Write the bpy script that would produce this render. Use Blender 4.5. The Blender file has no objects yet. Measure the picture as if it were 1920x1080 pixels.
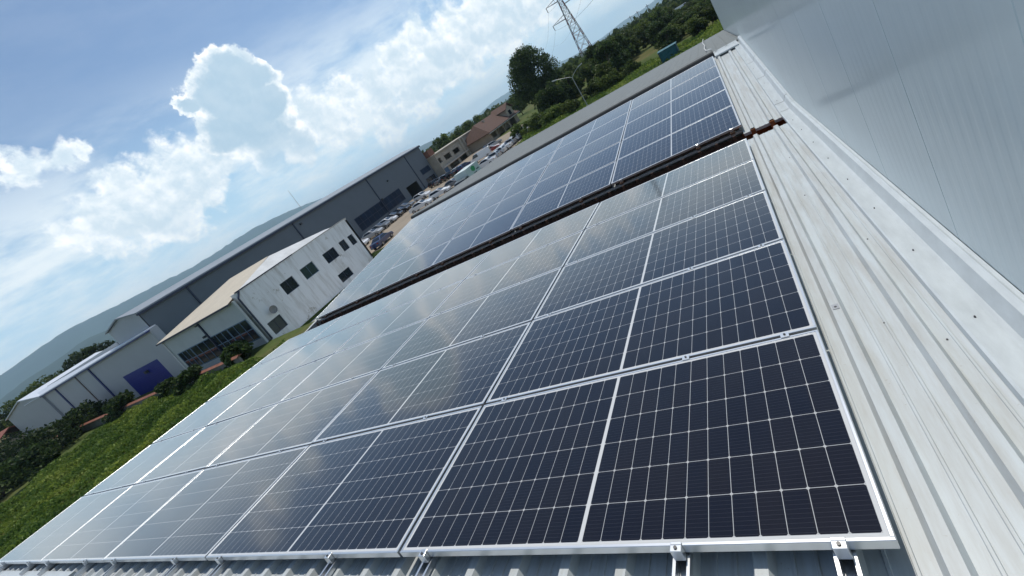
import bpy, math, random
import numpy as np
from mathutils import Matrix, Vector

random.seed(7)
RNG = np.random.default_rng(11)
S = bpy.context.scene
COL = S.collection
R = math.radians

# ------------------------------------------------------------------ camera
RW = ((0.7990846, 0.3059646, -0.5175418), (-0.3684917, -0.4309365, -0.8237157), (-0.4750555, 0.8489284, -0.2316093))
CW = Vector((0.0938686, -1.0297096, 1.6427481))
G = -6.357                                  # ground level, roof valley side is about z = 0
cam = bpy.data.cameras.new('camera')
co = bpy.data.objects.new('camera', cam); COL.objects.link(co)
cam.sensor_width = 36.0
cam.lens = 845.646 * 36.0 / 1920.0
cam.shift_x = -(981.975 - 960.0) / 1920.0
cam.shift_y = -(540.0 - 404.55) / 1920.0
cam.clip_start = 0.02; cam.clip_end = 60000.0
co.matrix_world = Matrix(((RW[0][0], -RW[1][0], -RW[2][0], CW.x), (RW[0][1], -RW[1][1], -RW[2][1], CW.y),
                          (RW[0][2], -RW[1][2], -RW[2][2], CW.z), (0, 0, 0, 1)))
S.camera = co
S.view_settings.view_transform = 'Standard'; S.view_settings.look = 'None'
S.view_settings.exposure = 0.14; S.view_settings.gamma = 1.0
S.cycles.use_denoising = True
S.cycles.max_bounces = 7; S.cycles.volume_bounces = 1
S.cycles.transparent_max_bounces = 8
S.cycles.caustics_reflective = False; S.cycles.caustics_refractive = False

# ------------------------------------------------------------------ sun and sky
SUN_AZ, SUN_EL = -10.0, 67.0                # azimuth from +Y towards +X
sd = Vector((math.sin(R(SUN_AZ)) * math.cos(R(SUN_EL)), math.cos(R(SUN_AZ)) * math.cos(R(SUN_EL)), math.sin(R(SUN_EL))))
sl = bpy.data.lights.new('sun', 'SUN'); sl.energy = 3.1; sl.angle = R(0.6); sl.color = (1.0, 0.94, 0.84)
so = bpy.data.objects.new('sun', sl); COL.objects.link(so)
so.rotation_euler = sd.to_track_quat('Z', 'Y').to_euler()
so.location = (0, 0, 40)

W = bpy.data.worlds.new('World'); S.world = W; W.use_nodes = True
wn, wl = W.node_tree.nodes, W.node_tree.links
wn.clear()


def wnode(t, **k):
    n = wn.new(t)
    for a, b in k.items():
        setattr(n, a, b)
    return n


def wmath(op, a, b=None, clamp=False):
    n = wnode('ShaderNodeMath', operation=op, use_clamp=clamp)
    for i, v in enumerate((a, b)):
        if v is None: continue
        if isinstance(v, (int, float)): n.inputs[i].default_value = v
        else: wl.new(v, n.inputs[i])
    return n.outputs[0]


def wmap(v, a, b, c, d, smooth=True):
    n = wnode('ShaderNodeMapRange', interpolation_type='SMOOTHSTEP' if smooth else 'LINEAR')
    wl.new(v, n.inputs[0])
    for i, x in enumerate((a, b, c, d)): n.inputs[i + 1].default_value = x
    return n.outputs[0]


SKY_STRENGTH = 0.105
sky = wnode('ShaderNodeTexSky', sky_type='NISHITA')
sky.sun_disc = False; sky.sun_elevation = R(SUN_EL); sky.sun_rotation = R(SUN_AZ)
sky.air_density = 1.0; sky.dust_density = 0.5; sky.ozone_density = 3.0; sky.altitude = 300
tc = wnode('ShaderNodeTexCoord')
DIR = tc.outputs['Generated']
sep = wnode('ShaderNodeSeparateXYZ'); wl.new(DIR, sep.inputs[0])
DZ = sep.outputs[2]


def wnoise(vec, scale, detail, rough, off=(0, 0, 0)):
    if off != (0, 0, 0):
        a = wnode('ShaderNodeVectorMath', operation='ADD'); wl.new(vec, a.inputs[0]); a.inputs[1].default_value = off
        vec = a.outputs[0]
    n = wnode('ShaderNodeTexNoise'); wl.new(vec, n.inputs['Vector'])
    n.inputs['Scale'].default_value = scale; n.inputs['Detail'].default_value = detail; n.inputs['Roughness'].default_value = rough
    return n


# the cumulus towers: banks of puffs at their bearings, broken up by fractal noise
PUFFS = [('A', -0.714, 0.6351, 0.2948, 0.0435), ('A', -0.6989, 0.6623, 0.2701, 0.0379), ('A', -0.7479, 0.6028, 0.278, 0.0429), ('A', -0.7755, 0.5682, 0.2751, 0.02), ('A', -0.7358, 0.6275, 0.2545, 0.0534), ('A', -0.7078, 0.6682, 0.229, 0.0391), ('A', -0.7461, 0.6324, 0.2081, 0.0598), ('A', -0.7389, 0.6539, 0.1625, 0.0576), ('A', -0.7669, 0.6042, 0.2164, 0.0447), ('A', -0.7246, 0.6758, 0.1355, 0.0396), ('B', -0.7971, 0.5747, 0.1854, 0.032), ('B', -0.8288, 0.5278, 0.1858, 0.0442), ('B', -0.8499, 0.4916, 0.1895, 0.0376), ('B', -0.8706, 0.4512, 0.1961, 0.0404), ('B', -0.8931, 0.4071, 0.1913, 0.037), ('B', -0.9094, 0.3717, 0.1867, 0.0298), ('B', -0.8331, 0.5343, 0.143, 0.0368), ('B', -0.8625, 0.4873, 0.1361, 0.0419), ('B', -0.8819, 0.4449, 0.1559, 0.0435), ('B', -0.8149, 0.562, 0.1416, 0.0225), ('C', -0.8846, 0.3542, 0.3034, 0.033), ('C', -0.8767, 0.379, 0.2963, 0.0278), ('C', -0.8665, 0.4077, 0.288, 0.0249), ('C', -0.8548, 0.436, 0.2814, 0.0173), ('C', -0.8925, 0.3536, 0.2801, 0.0291), ('D', -0.6246, 0.7602, 0.1785, 0.0284), ('D', -0.678, 0.7178, 0.1584, 0.0441), ('D', -0.6495, 0.7459, 0.1473, 0.043), ('D', -0.5893, 0.7936, 0.1512, 0.048), ('D', -0.5358, 0.8332, 0.137, 0.0488), ('D', -0.4843, 0.8676, 0.1132, 0.0453), ('D', -0.4296, 0.8966, 0.1073, 0.0431), ('D', -0.7224, 0.6805, 0.1229, 0.024), ('D', -0.6559, 0.7473, 0.1068, 0.0419), ('D', -0.6032, 0.7916, 0.097, 0.045), ('D', -0.5405, 0.8359, 0.0954, 0.0434), ('D', -0.6966, 0.6908, 0.1939, 0.0213), ('E', -0.5252, 0.829, 0.1921, 0.0267), ('E', -0.4693, 0.8597, 0.2018, 0.0327), ('E', -0.4031, 0.8933, 0.1989, 0.0427), ('E', -0.3463, 0.9209, 0.1792, 0.0509), ('E', -0.2961, 0.9439, 0.1465, 0.0471), ('E', -0.2549, 0.9588, 0.1256, 0.0306), ('E', -0.3961, 0.9074, 0.1406, 0.0422), ('E', -0.3373, 0.9337, 0.12, 0.0421), ('E', -0.4508, 0.8805, 0.1466, 0.0317)]
# domain warp so that puff outlines billow
wc = wnoise(DIR, 16.0, 7.0, 0.6)
wsub = wnode('ShaderNodeVectorMath', operation='SUBTRACT'); wl.new(wc.outputs['Color'], wsub.inputs[0]); wsub.inputs[1].default_value = (0.5, 0.5, 0.5)
wsc = wnode('ShaderNodeVectorMath', operation='SCALE'); wl.new(wsub.outputs[0], wsc.inputs[0]); wsc.inputs['Scale'].default_value = 0.075
wad = wnode('ShaderNodeVectorMath', operation='ADD'); wl.new(DIR, wad.inputs[0]); wl.new(wsc.outputs[0], wad.inputs[1])
WD = wad.outputs[0]


def bank(kinds):
    cur = None
    for k, x, y, z, r in PUFFS:
        if k not in kinds: continue
        d = wnode('ShaderNodeVectorMath', operation='DISTANCE'); wl.new(WD, d.inputs[0]); d.inputs[1].default_value = (x, y, z)
        v = wmath('MULTIPLY', d.outputs['Value'], -1.0 / ((1.15 if 'A' in kinds else 1.5) * r))      # 1 - d/r, scaled by size
        v = wmath('ADD', v, 1.0)
        cur = v if cur is None else wmath('SMOOTH_MAX', cur, v)
        if cur.node.operation == 'SMOOTH_MAX': cur.node.inputs[2].default_value = 0.12
    return cur


tower = bank('A')
heaps = bank('BCDE')


def wvor(vec, scale, off=(0, 0, 0)):
    if off != (0, 0, 0):
        a = wnode('ShaderNodeVectorMath', operation='ADD'); wl.new(vec, a.inputs[0]); a.inputs[1].default_value = off
        vec = a.outputs[0]
    n = wnode('ShaderNodeTexVoronoi', feature='F1', normalize=True); wl.new(vec, n.inputs['Vector'])
    n.inputs['Scale'].default_value = scale; n.inputs['Detail'].default_value = 4.0; n.inputs['Roughness'].default_value = 0.52; n.inputs['Lacunarity'].default_value = 2.2
    return wmath('SUBTRACT', 1.0, n.outputs['Distance'])


# cauliflower billows: warped cell noise, and the same a step towards the sun for their lit sides
wsm = wnode('ShaderNodeVectorMath', operation='SCALE'); wl.new(wsub.outputs[0], wsm.inputs[0]); wsm.inputs['Scale'].default_value = 0.03
wds = wnode('ShaderNodeVectorMath', operation='ADD'); wl.new(DIR, wds.inputs[0]); wl.new(wsm.outputs[0], wds.inputs[1])
SIDE = (0.0075, 0.0045, 0.0085)
vb = wvor(wds.outputs[0], 13.0); vb2 = wvor(wds.outputs[0], 13.0, SIDE)
n_f = wnoise(DIR, 34.0, 8.0, 0.62)
n_b = wnoise(DIR, 9.0, 7.0, 0.6, (3.1, 1.7, 0.4))
edge = wmath('ADD', wmath('MULTIPLY', wmath('SUBTRACT', vb, 0.66), 0.9), wmath('MULTIPLY', wmath('SUBTRACT', n_f.outputs[0], 0.5), 0.35))
ft = wmath('ADD', tower, edge)
fh = wmath('ADD', wmath('ADD', heaps, wmath('MULTIPLY', edge, 1.25)), wmath('MULTIPLY', wmath('SUBTRACT', n_b.outputs[0], 0.56), 2.6))
dens_t = wmap(ft, 0.0, 0.13, 0, 1); dens_h = wmap(fh, -0.06, 0.36, 0, 0.96)
billow = wmap(wmath('SUBTRACT', vb, vb2), -0.10, 0.12, 0.0, 1.0)
# rims of a cloud seen against the light are bright, its thick body is blue grey
rim_t = wmap(ft, 0.12, 0.50, 1.0, 0.0)
lit_t = wmath('ADD', wmath('MULTIPLY', rim_t, wmath('ADD', wmath('MULTIPLY', billow, 0.75), 0.30)), wmath('ADD', wmath('MULTIPLY', billow, 0.10), 0.14), True)
lit_h = wmath('ADD', wmath('MULTIPLY', wmap(fh, 0.30, 0.95, 1.0, 0.55), wmath('ADD', wmath('MULTIPLY', billow, 0.70), 0.25)), 0.08, True)


def wmix(f, a, b):
    n = wnode('ShaderNodeMix', data_type='RGBA', clamp_factor=True)
    if isinstance(f, (int, float)): n.inputs[0].default_value = f
    else: wl.new(f, n.inputs[0])
    for i, v in ((6, a), (7, b)):
        if isinstance(v, tuple): n.inputs[i].default_value = (*v, 1)
        else: wl.new(v, n.inputs[i])
    return n.outputs[2]


K = 1.0 / SKY_STRENGTH
shade_c = tuple(K * v for v in (0.33, 0.52, 0.68)); shade_h = tuple(K * v for v in (0.50, 0.67, 0.80)); white_c = tuple(K * v for v in (1.12, 1.13, 1.12))
col = sky.outputs[0]
# thin high veil and milky air near the horizon
vs = wnode('ShaderNodeMapping'); wl.new(DIR, vs.inputs[0]); vs.inputs['Scale'].default_value = (1.0, 1.0, 3.4)
veil_n = wnoise(vs.outputs[0], 4.6, 8.0, 0.62)
veil = wmath('MULTIPLY', wmap(veil_n.outputs[0], 0.36, 0.62, 0.0, 0.95), wmap(DZ, 0.14, 0.36, 1.0, 0.05))
milk = wmap(DZ, -0.02, 0.36, 0.9, 0.06)
col = wmix(milk, col, tuple(K * v for v in (0.50, 0.76, 0.96)))
col = wmix(wmap(DZ, -0.02, 0.13, 0.8, 0.0), col, tuple(K * v for v in (0.74, 0.92, 1.06)))
col = wmix(veil, col, tuple(K * v for v in (0.90, 0.97, 1.0)))
col = wmix(dens_h, col, wmix(lit_h, shade_h, white_c))
# the tower's foot dissolves into the haze
foot = wmap(DZ, 0.10, 0.19, 0.15, 1.0)
col = wmix(wmath('MULTIPLY', dens_t, foot), col, wmix(lit_t, shade_c, white_c))
bg = wnode('ShaderNodeBackground'); bg.inputs[1].default_value = SKY_STRENGTH
wl.new(col, bg.inputs[0])
wo = wnode('ShaderNodeOutputWorld'); wl.new(bg.outputs[0], wo.inputs[0])

# ------------------------------------------------------------------ helpers
WM = {}


def link(o, parent=None, wm=None):
    COL.objects.link(o)
    wm = wm or Matrix.Identity(4)
    WM[o.name] = wm
    if parent is not None:
        o.parent = parent
        o.matrix_local = WM[parent.name].inverted() @ wm
    else:
        o.matrix_local = wm
    return o


def tag(o, label=None, cat=None, group=None, kind=None):
    if label: o['label'] = label
    if cat: o['category'] = cat
    if group: o['group'] = group
    if kind: o['kind'] = kind
    return o


def empty(name, wm, label=None, cat=None, group=None):
    o = bpy.data.objects.new(name, None); o.empty_display_size = 0.2
    if not isinstance(wm, Matrix): wm = Matrix.Translation(Vector(wm))
    link(o, None, wm)
    return tag(o, label, cat, group)


def copy_tree(o, parent=None, wm=None):
    c = o.copy(); COL.objects.link(c)
    if parent is not None: c.parent = parent
    if wm is not None: c.matrix_local = wm; WM[c.name] = wm
    for ch in list(o.children): copy_tree(ch, c)
    return c


class MB:
    def __init__(s): s.v = []; s.f = []

    def add(s, vs, fs):
        b = len(s.v); s.v += [tuple(v) for v in vs]; s.f += [tuple(i + b for i in f) for f in fs]

    def box(s, x0, x1, y0, y1, z0, z1):
        s.add([(x0, y0, z0), (x1, y0, z0), (x1, y1, z0), (x0, y1, z0), (x0, y0, z1), (x1, y0, z1), (x1, y1, z1), (x0, y1, z1)],
              [(0, 3, 2, 1), (4, 5, 6, 7), (0, 1, 5, 4), (1, 2, 6, 5), (2, 3, 7, 6), (3, 0, 4, 7)])

    def obox(s, o, ax, ay, az, a, b, c):
        o, ax, ay, az = map(Vector, (o, ax, ay, az)); vs = []
        for k in c:
            for i, j in ((0, 0), (1, 0), (1, 1), (0, 1)): vs.append(o + ax * a[i] + ay * b[j] + az * k)
        s.add(vs, [(0, 3, 2, 1), (4, 5, 6, 7), (0, 1, 5, 4), (1, 2, 6, 5), (2, 3, 7, 6), (3, 0, 4, 7)])

    def quad(s, *p): s.add(p, [tuple(range(len(p)))])

    def prism(s, prof, fn, t0, t1):
        """closed profile swept from t0 to t1; fn(p, t) gives the vertex"""
        n = len(prof)
        s.add([fn(p, t0) for p in prof] + [fn(p, t1) for p in prof],
              [(i, (i + 1) % n, n + (i + 1) % n, n + i) for i in range(n)] + [tuple(range(n))[::-1], tuple(range(n, 2 * n))])

    def sheet(s, prof, fn, t0, t1, seg=1):
        n = len(prof)
        for k in range(seg):
            a, b = t0 + (t1 - t0) * k / seg, t0 + (t1 - t0) * (k + 1) / seg
            s.add([fn(p, a) for p in prof] + [fn(p, b) for p in prof], [(i, i + 1, n + i + 1, n + i) for i in range(n - 1)])

    def tube(s, p0, p1, r0, r1=None, n=8):
        p0, p1 = Vector(p0), Vector(p1); r1 = r0 if r1 is None else r1
        d = (p1 - p0).normalized(); u = d.orthogonal().normalized(); w = d.cross(u)
        vs = [p0 + (u * math.cos(2 * math.pi * i / n) + w * math.sin(2 * math.pi * i / n)) * r0 for i in range(n)]
        vs += [p1 + (u * math.cos(2 * math.pi * i / n) + w * math.sin(2 * math.pi * i / n)) * r1 for i in range(n)]
        s.add(vs, [(i, (i + 1) % n, n + (i + 1) % n, n + i) for i in range(n)] + [tuple(range(n))[::-1], tuple(range(n, 2 * n))])

    def wall(s, o, ax, nrm, L, z0, z1, t, holes=()):
        """upright wall of thickness t from o along ax, outer face towards nrm, with real openings (a0, a1, h0, h1)"""
        xs = sorted({0.0, L, *[h[0] for h in holes], *[h[1] for h in holes]}); zs = sorted({z0, z1, *[h[2] for h in holes], *[h[3] for h in holes]})
        for i in range(len(xs) - 1):
            run = None
            for j in range(len(zs) - 1):
                cx, cz = (xs[i] + xs[i + 1]) / 2, (zs[j] + zs[j + 1]) / 2
                hole = any(h[0] < cx < h[1] and h[2] < cz < h[3] for h in holes)
                if not hole: run = (run[0], zs[j + 1]) if run else (zs[j], zs[j + 1])
                if run and (hole or j == len(zs) - 2):
                    s.obox(o, ax, nrm, (0, 0, 1), (xs[i], xs[i + 1]), (-t, 0), run); run = None

    def build(s, name, mat, parent=None, wm=None, local=False, smooth=False):
        me = bpy.data.meshes.new(name); me.from_pydata([tuple(v) for v in s.v], [], s.f); me.update()
        me.materials.append(mat)
        if smooth: me.polygons.foreach_set('use_smooth', [True] * len(me.polygons))
        o = bpy.data.objects.new(name, me)
        if local: wm = WM[parent.name]
        elif wm is None and parent is not None:                 # vertices given in world space: origin moves to the thing's base
            pass
        return link(o, parent, wm)


MATS = {}


def mat(name, color, rough=0.6, metal=0.0, var=0.0, scale=3.0, spec=0.5, coat=0.0, coat_r=0.1, bump=0.0, bscale=20.0, coord='Object', stretch=None):
    if name in MATS: return MATS[name]
    m = bpy.data.materials.new(name); m.use_nodes = True; MATS[name] = m
    n, l = m.node_tree.nodes, m.node_tree.links
    p = n['Principled BSDF']; p.inputs['Base Color'].default_value = (*color, 1); p.inputs['Roughness'].default_value = rough
    p.inputs['Metallic'].default_value = metal; p.inputs['Specular IOR Level'].default_value = spec
    p.inputs['Coat Weight'].default_value = coat; p.inputs['Coat Roughness'].default_value = coat_r
    if var or bump:
        t = n.new('ShaderNodeTexCoord'); src = t.outputs[coord]
        if stretch:
            mp = n.new('ShaderNodeMapping'); mp.inputs['Scale'].default_value = stretch; l.new(src, mp.inputs[0]); src = mp.outputs[0]
    if var:
        z = n.new('ShaderNodeTexNoise'); z.inputs['Scale'].default_value = scale; z.inputs['Detail'].default_value = 6; z.inputs['Roughness'].default_value = 0.65
        l.new(src, z.inputs['Vector'])
        r = n.new('ShaderNodeMapRange'); r.inputs[1].default_value = 0.3; r.inputs[2].default_value = 0.7
        r.inputs[3].default_value = 1 - var; r.inputs[4].default_value = 1 + var * 0.6; l.new(z.outputs[0], r.inputs[0])
        h = n.new('ShaderNodeVectorMath'); h.operation = 'SCALE'; h.inputs[0].default_value = color; l.new(r.outputs[0], h.inputs['Scale'])
        l.new(h.outputs[0], p.inputs['Base Color'])
    if bump:
        z = n.new('ShaderNodeTexNoise'); z.inputs['Scale'].default_value = bscale; z.inputs['Detail'].default_value = 4; l.new(src, z.inputs['Vector'])
        b = n.new('ShaderNodeBump'); b.inputs['Strength'].default_value = bump; b.inputs['Distance'].default_value = 0.02
        l.new(z.outputs[0], b.inputs['Height']); l.new(b.outputs[0], p.inputs['Normal'])
    return m


def foliage(name, dark, light):
    if name in MATS: return MATS[name]
    m = bpy.data.materials.new(name); m.use_nodes = True; MATS[name] = m
    n, l = m.node_tree.nodes, m.node_tree.links
    p = n['Principled BSDF']; p.inputs['Roughness'].default_value = 0.6; p.inputs['Specular IOR Level'].default_value = 0.25
    g = n.new('ShaderNodeNewGeometry'); r = n.new('ShaderNodeValToRGB')
    r.color_ramp.elements[0].color = (*dark, 1); r.color_ramp.elements[1].color = (*light, 1)
    l.new(g.outputs['Random Per Island'], r.inputs[0])
    oi = n.new('ShaderNodeObjectInfo'); h = n.new('ShaderNodeHueSaturation')
    mr = n.new('ShaderNodeMapRange'); mr.inputs[3].default_value = 0.65; mr.inputs[4].default_value = 1.35; l.new(oi.outputs['Random'], mr.inputs[0])
    l.new(mr.outputs[0], h.inputs['Value']); l.new(r.outputs[0], h.inputs['Color']); l.new(h.outputs[0], p.inputs['Base Color'])
    if name == 'weed_foliage':
        ge = n.new('ShaderNodeNewGeometry'); nz = n.new('ShaderNodeTexNoise'); nz.inputs['Scale'].default_value = .22; nz.inputs['Detail'].default_value = 5; l.new(ge.outputs['Position'], nz.inputs['Vector'])
        hr = n.new('ShaderNodeMapRange'); hr.inputs[1].default_value = .35; hr.inputs[2].default_value = .65; hr.inputs[3].default_value = .475; hr.inputs[4].default_value = .525; l.new(nz.outputs[0], hr.inputs[0]); l.new(hr.outputs[0], h.inputs['Hue'])
        sr = n.new('ShaderNodeMapRange'); sr.inputs[1].default_value = .3; sr.inputs[2].default_value = .7; sr.inputs[3].default_value = 1.3; sr.inputs[4].default_value = .45; l.new(nz.outputs[0], sr.inputs[0]); l.new(sr.outputs[0], h.inputs['Value'])
    tr = n.new('ShaderNodeBsdfTranslucent'); l.new(h.outputs[0], tr.inputs[0])
    mx = n.new('ShaderNodeMixShader'); mx.inputs[0].default_value = 0.42
    l.new(p.outputs[0], mx.inputs[1]); l.new(tr.outputs[0], mx.inputs[2]); l.new(mx.outputs[0], n['Material Output'].inputs[0])
    return m


def leaf_object(name, centers, size, material, parent=None, upright=0.0, aspect=0.6):
    """many leaf-sized diamond faces of random bearing, one mesh"""
    c = np.asarray(centers, float); N = len(c)
    u = RNG.normal(size=(N, 3)); u /= np.linalg.norm(u, axis=1)[:, None]
    if upright:
        u = u * (1 - upright) + np.array([0, 0, 1.0]) * upright; u /= np.linalg.norm(u, axis=1)[:, None]
    w = np.cross(u, RNG.normal(size=(N, 3))); w /= np.linalg.norm(w, axis=1)[:, None]
    sz = (size * RNG.uniform(0.6, 1.4, N))[:, None]
    V = np.stack([c - u * sz * .5, c + w * sz * aspect * .5, c + u * sz * .5, c - w * sz * aspect * .5], 1).reshape(-1, 3)
    me = bpy.data.meshes.new(name)
    me.vertices.add(N * 4); me.vertices.foreach_set('co', V.astype(np.float32).ravel())
    me.loops.add(N * 4); me.loops.foreach_set('vertex_index', np.arange(N * 4, dtype=np.int32))
    me.polygons.add(N); me.polygons.foreach_set('loop_start', np.arange(0, N * 4, 4, dtype=np.int32))
    me.update(calc_edges=True); me.materials.append(material)
    o = bpy.data.objects.new(name, me)
    return link(o, parent, WM[parent.name] if parent is not None else None)


def at(az, d, z=G):
    return (CW.x + d * math.sin(R(az)), CW.y + d * math.cos(R(az)), z)


ORD = ['first', 'second', 'third', 'fourth', 'fifth', 'sixth', 'seventh', 'eighth', 'ninth', 'tenth', 'eleventh', 'twelfth', 'thirteenth']

# roof frames: near slope frame (u to the right, v away, w off the roof), far slope hinged at the valley
BM = Matrix(((0.9999906, 0.0003223, -0.0043229, 0), (0, 0.9972319, 0.0743537, 0), (0.0043349, -0.074353, 0.9972226, 0), (0, 0, 0, 1)))
V0, Z0 = 6.2258, 0.0038
FM = BM @ Matrix.Translation((0, V0, Z0)) @ Matrix.Rotation(R(8.136), 4, 'X')
PW, PH = 2.1931, 1.07                       # panel pitch
HR = -0.115                                 # roof pan below the panel tops
EAVE = -11.22

# ------------------------------------------------------------------ materials
M_alu = mat('anodised_aluminium', (0.72, 0.74, 0.76), 0.32, 0.85, 0.06, 8.0)
M_back = mat('white_backsheet', (0.5, 0.5, 0.5), 0.6)
M_steel = mat('zinc_steel', (0.42, 0.43, 0.44), 0.4, 0.8, 0.15, 12.0)
M_bolt = mat('dark_bolt', (0.12, 0.12, 0.12), 0.4, 0.8)
M_black = mat('dark_void', (0.01, 0.01, 0.011), 0.9)
M_rust = mat('rusty_gutter', (0.27, 0.085, 0.024), 0.85, 0.0, 0.7, 5.0, bump=0.4)
M_trimdark = mat('dark_trim', (0.05, 0.052, 0.055), 0.6, 0, 0.2, 3)


def make_roof_paint():
    m = mat('roof_white_paint', (0.70, 0.71, 0.69), 0.33, 0.0, spec=0.5)
    n, l = m.node_tree.nodes, m.node_tree.links; p = n['Principled BSDF']
    t = n.new('ShaderNodeTexCoord')
    mp = n.new('ShaderNodeMapping'); mp.inputs['Scale'].default_value = (7.0, 0.7, 1.0); l.new(t.outputs['Object'], mp.inputs[0])
    a = n.new('ShaderNodeTexNoise'); a.inputs['Scale'].default_value = 2.2; a.inputs['Detail'].default_value = 8; a.inputs['Roughness'].default_value = 0.7; l.new(mp.outputs[0], a.inputs['Vector'])
    b = n.new('ShaderNodeTexNoise'); b.inputs['Scale'].default_value = 55; b.inputs['Detail'].default_value = 3; l.new(t.outputs['Object'], b.inputs['Vector'])
    ra = n.new('ShaderNodeMapRange'); ra.inputs[1].default_value = 0.40; ra.inputs[2].default_value = 0.66; l.new(a.outputs[0], ra.inputs[0])
    mx = n.new('ShaderNodeMix'); mx.data_type = 'RGBA'; mx.inputs[6].default_value = (0.49, 0.535, 0.56, 1); mx.inputs[7].default_value = (0.395, 0.41, 0.405, 1); l.new(ra.outputs[0], mx.inputs[0])
    rb = n.new('ShaderNodeMapRange'); rb.inputs[1].default_value = 0.70; rb.inputs[2].default_value = 0.78; rb.inputs[4].default_value = 0.55; l.new(b.outputs[0], rb.inputs[0])
    m2 = n.new('ShaderNodeMix'); m2.data_type = 'RGBA'; m2.inputs[7].default_value = (0.26, 0.22, 0.17, 1); l.new(mx.outputs[2], m2.inputs[6]); l.new(rb.outputs[0], m2.inputs[0])
    l.new(m2.outputs[2], p.inputs['Base Color'])
    rr = n.new('ShaderNodeMapRange'); rr.inputs[3].default_value = 0.28; rr.inputs[4].default_value = 0.55; l.new(a.outputs[0], rr.inputs[0]); l.new(rr.outputs[0], p.inputs['Roughness'])
    return m


M_roof = make_roof_paint()
M_flash = mat('flashing_white', (0.50, 0.54, 0.56), 0.3, 0, 0.12, 5.0, stretch=(4, 1, 1))
M_greyroof = mat('grey_roof_paint', (0.135, 0.145, 0.14), 0.5, 0, 0.2, 2.5, stretch=(3, 1, 1))


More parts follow.
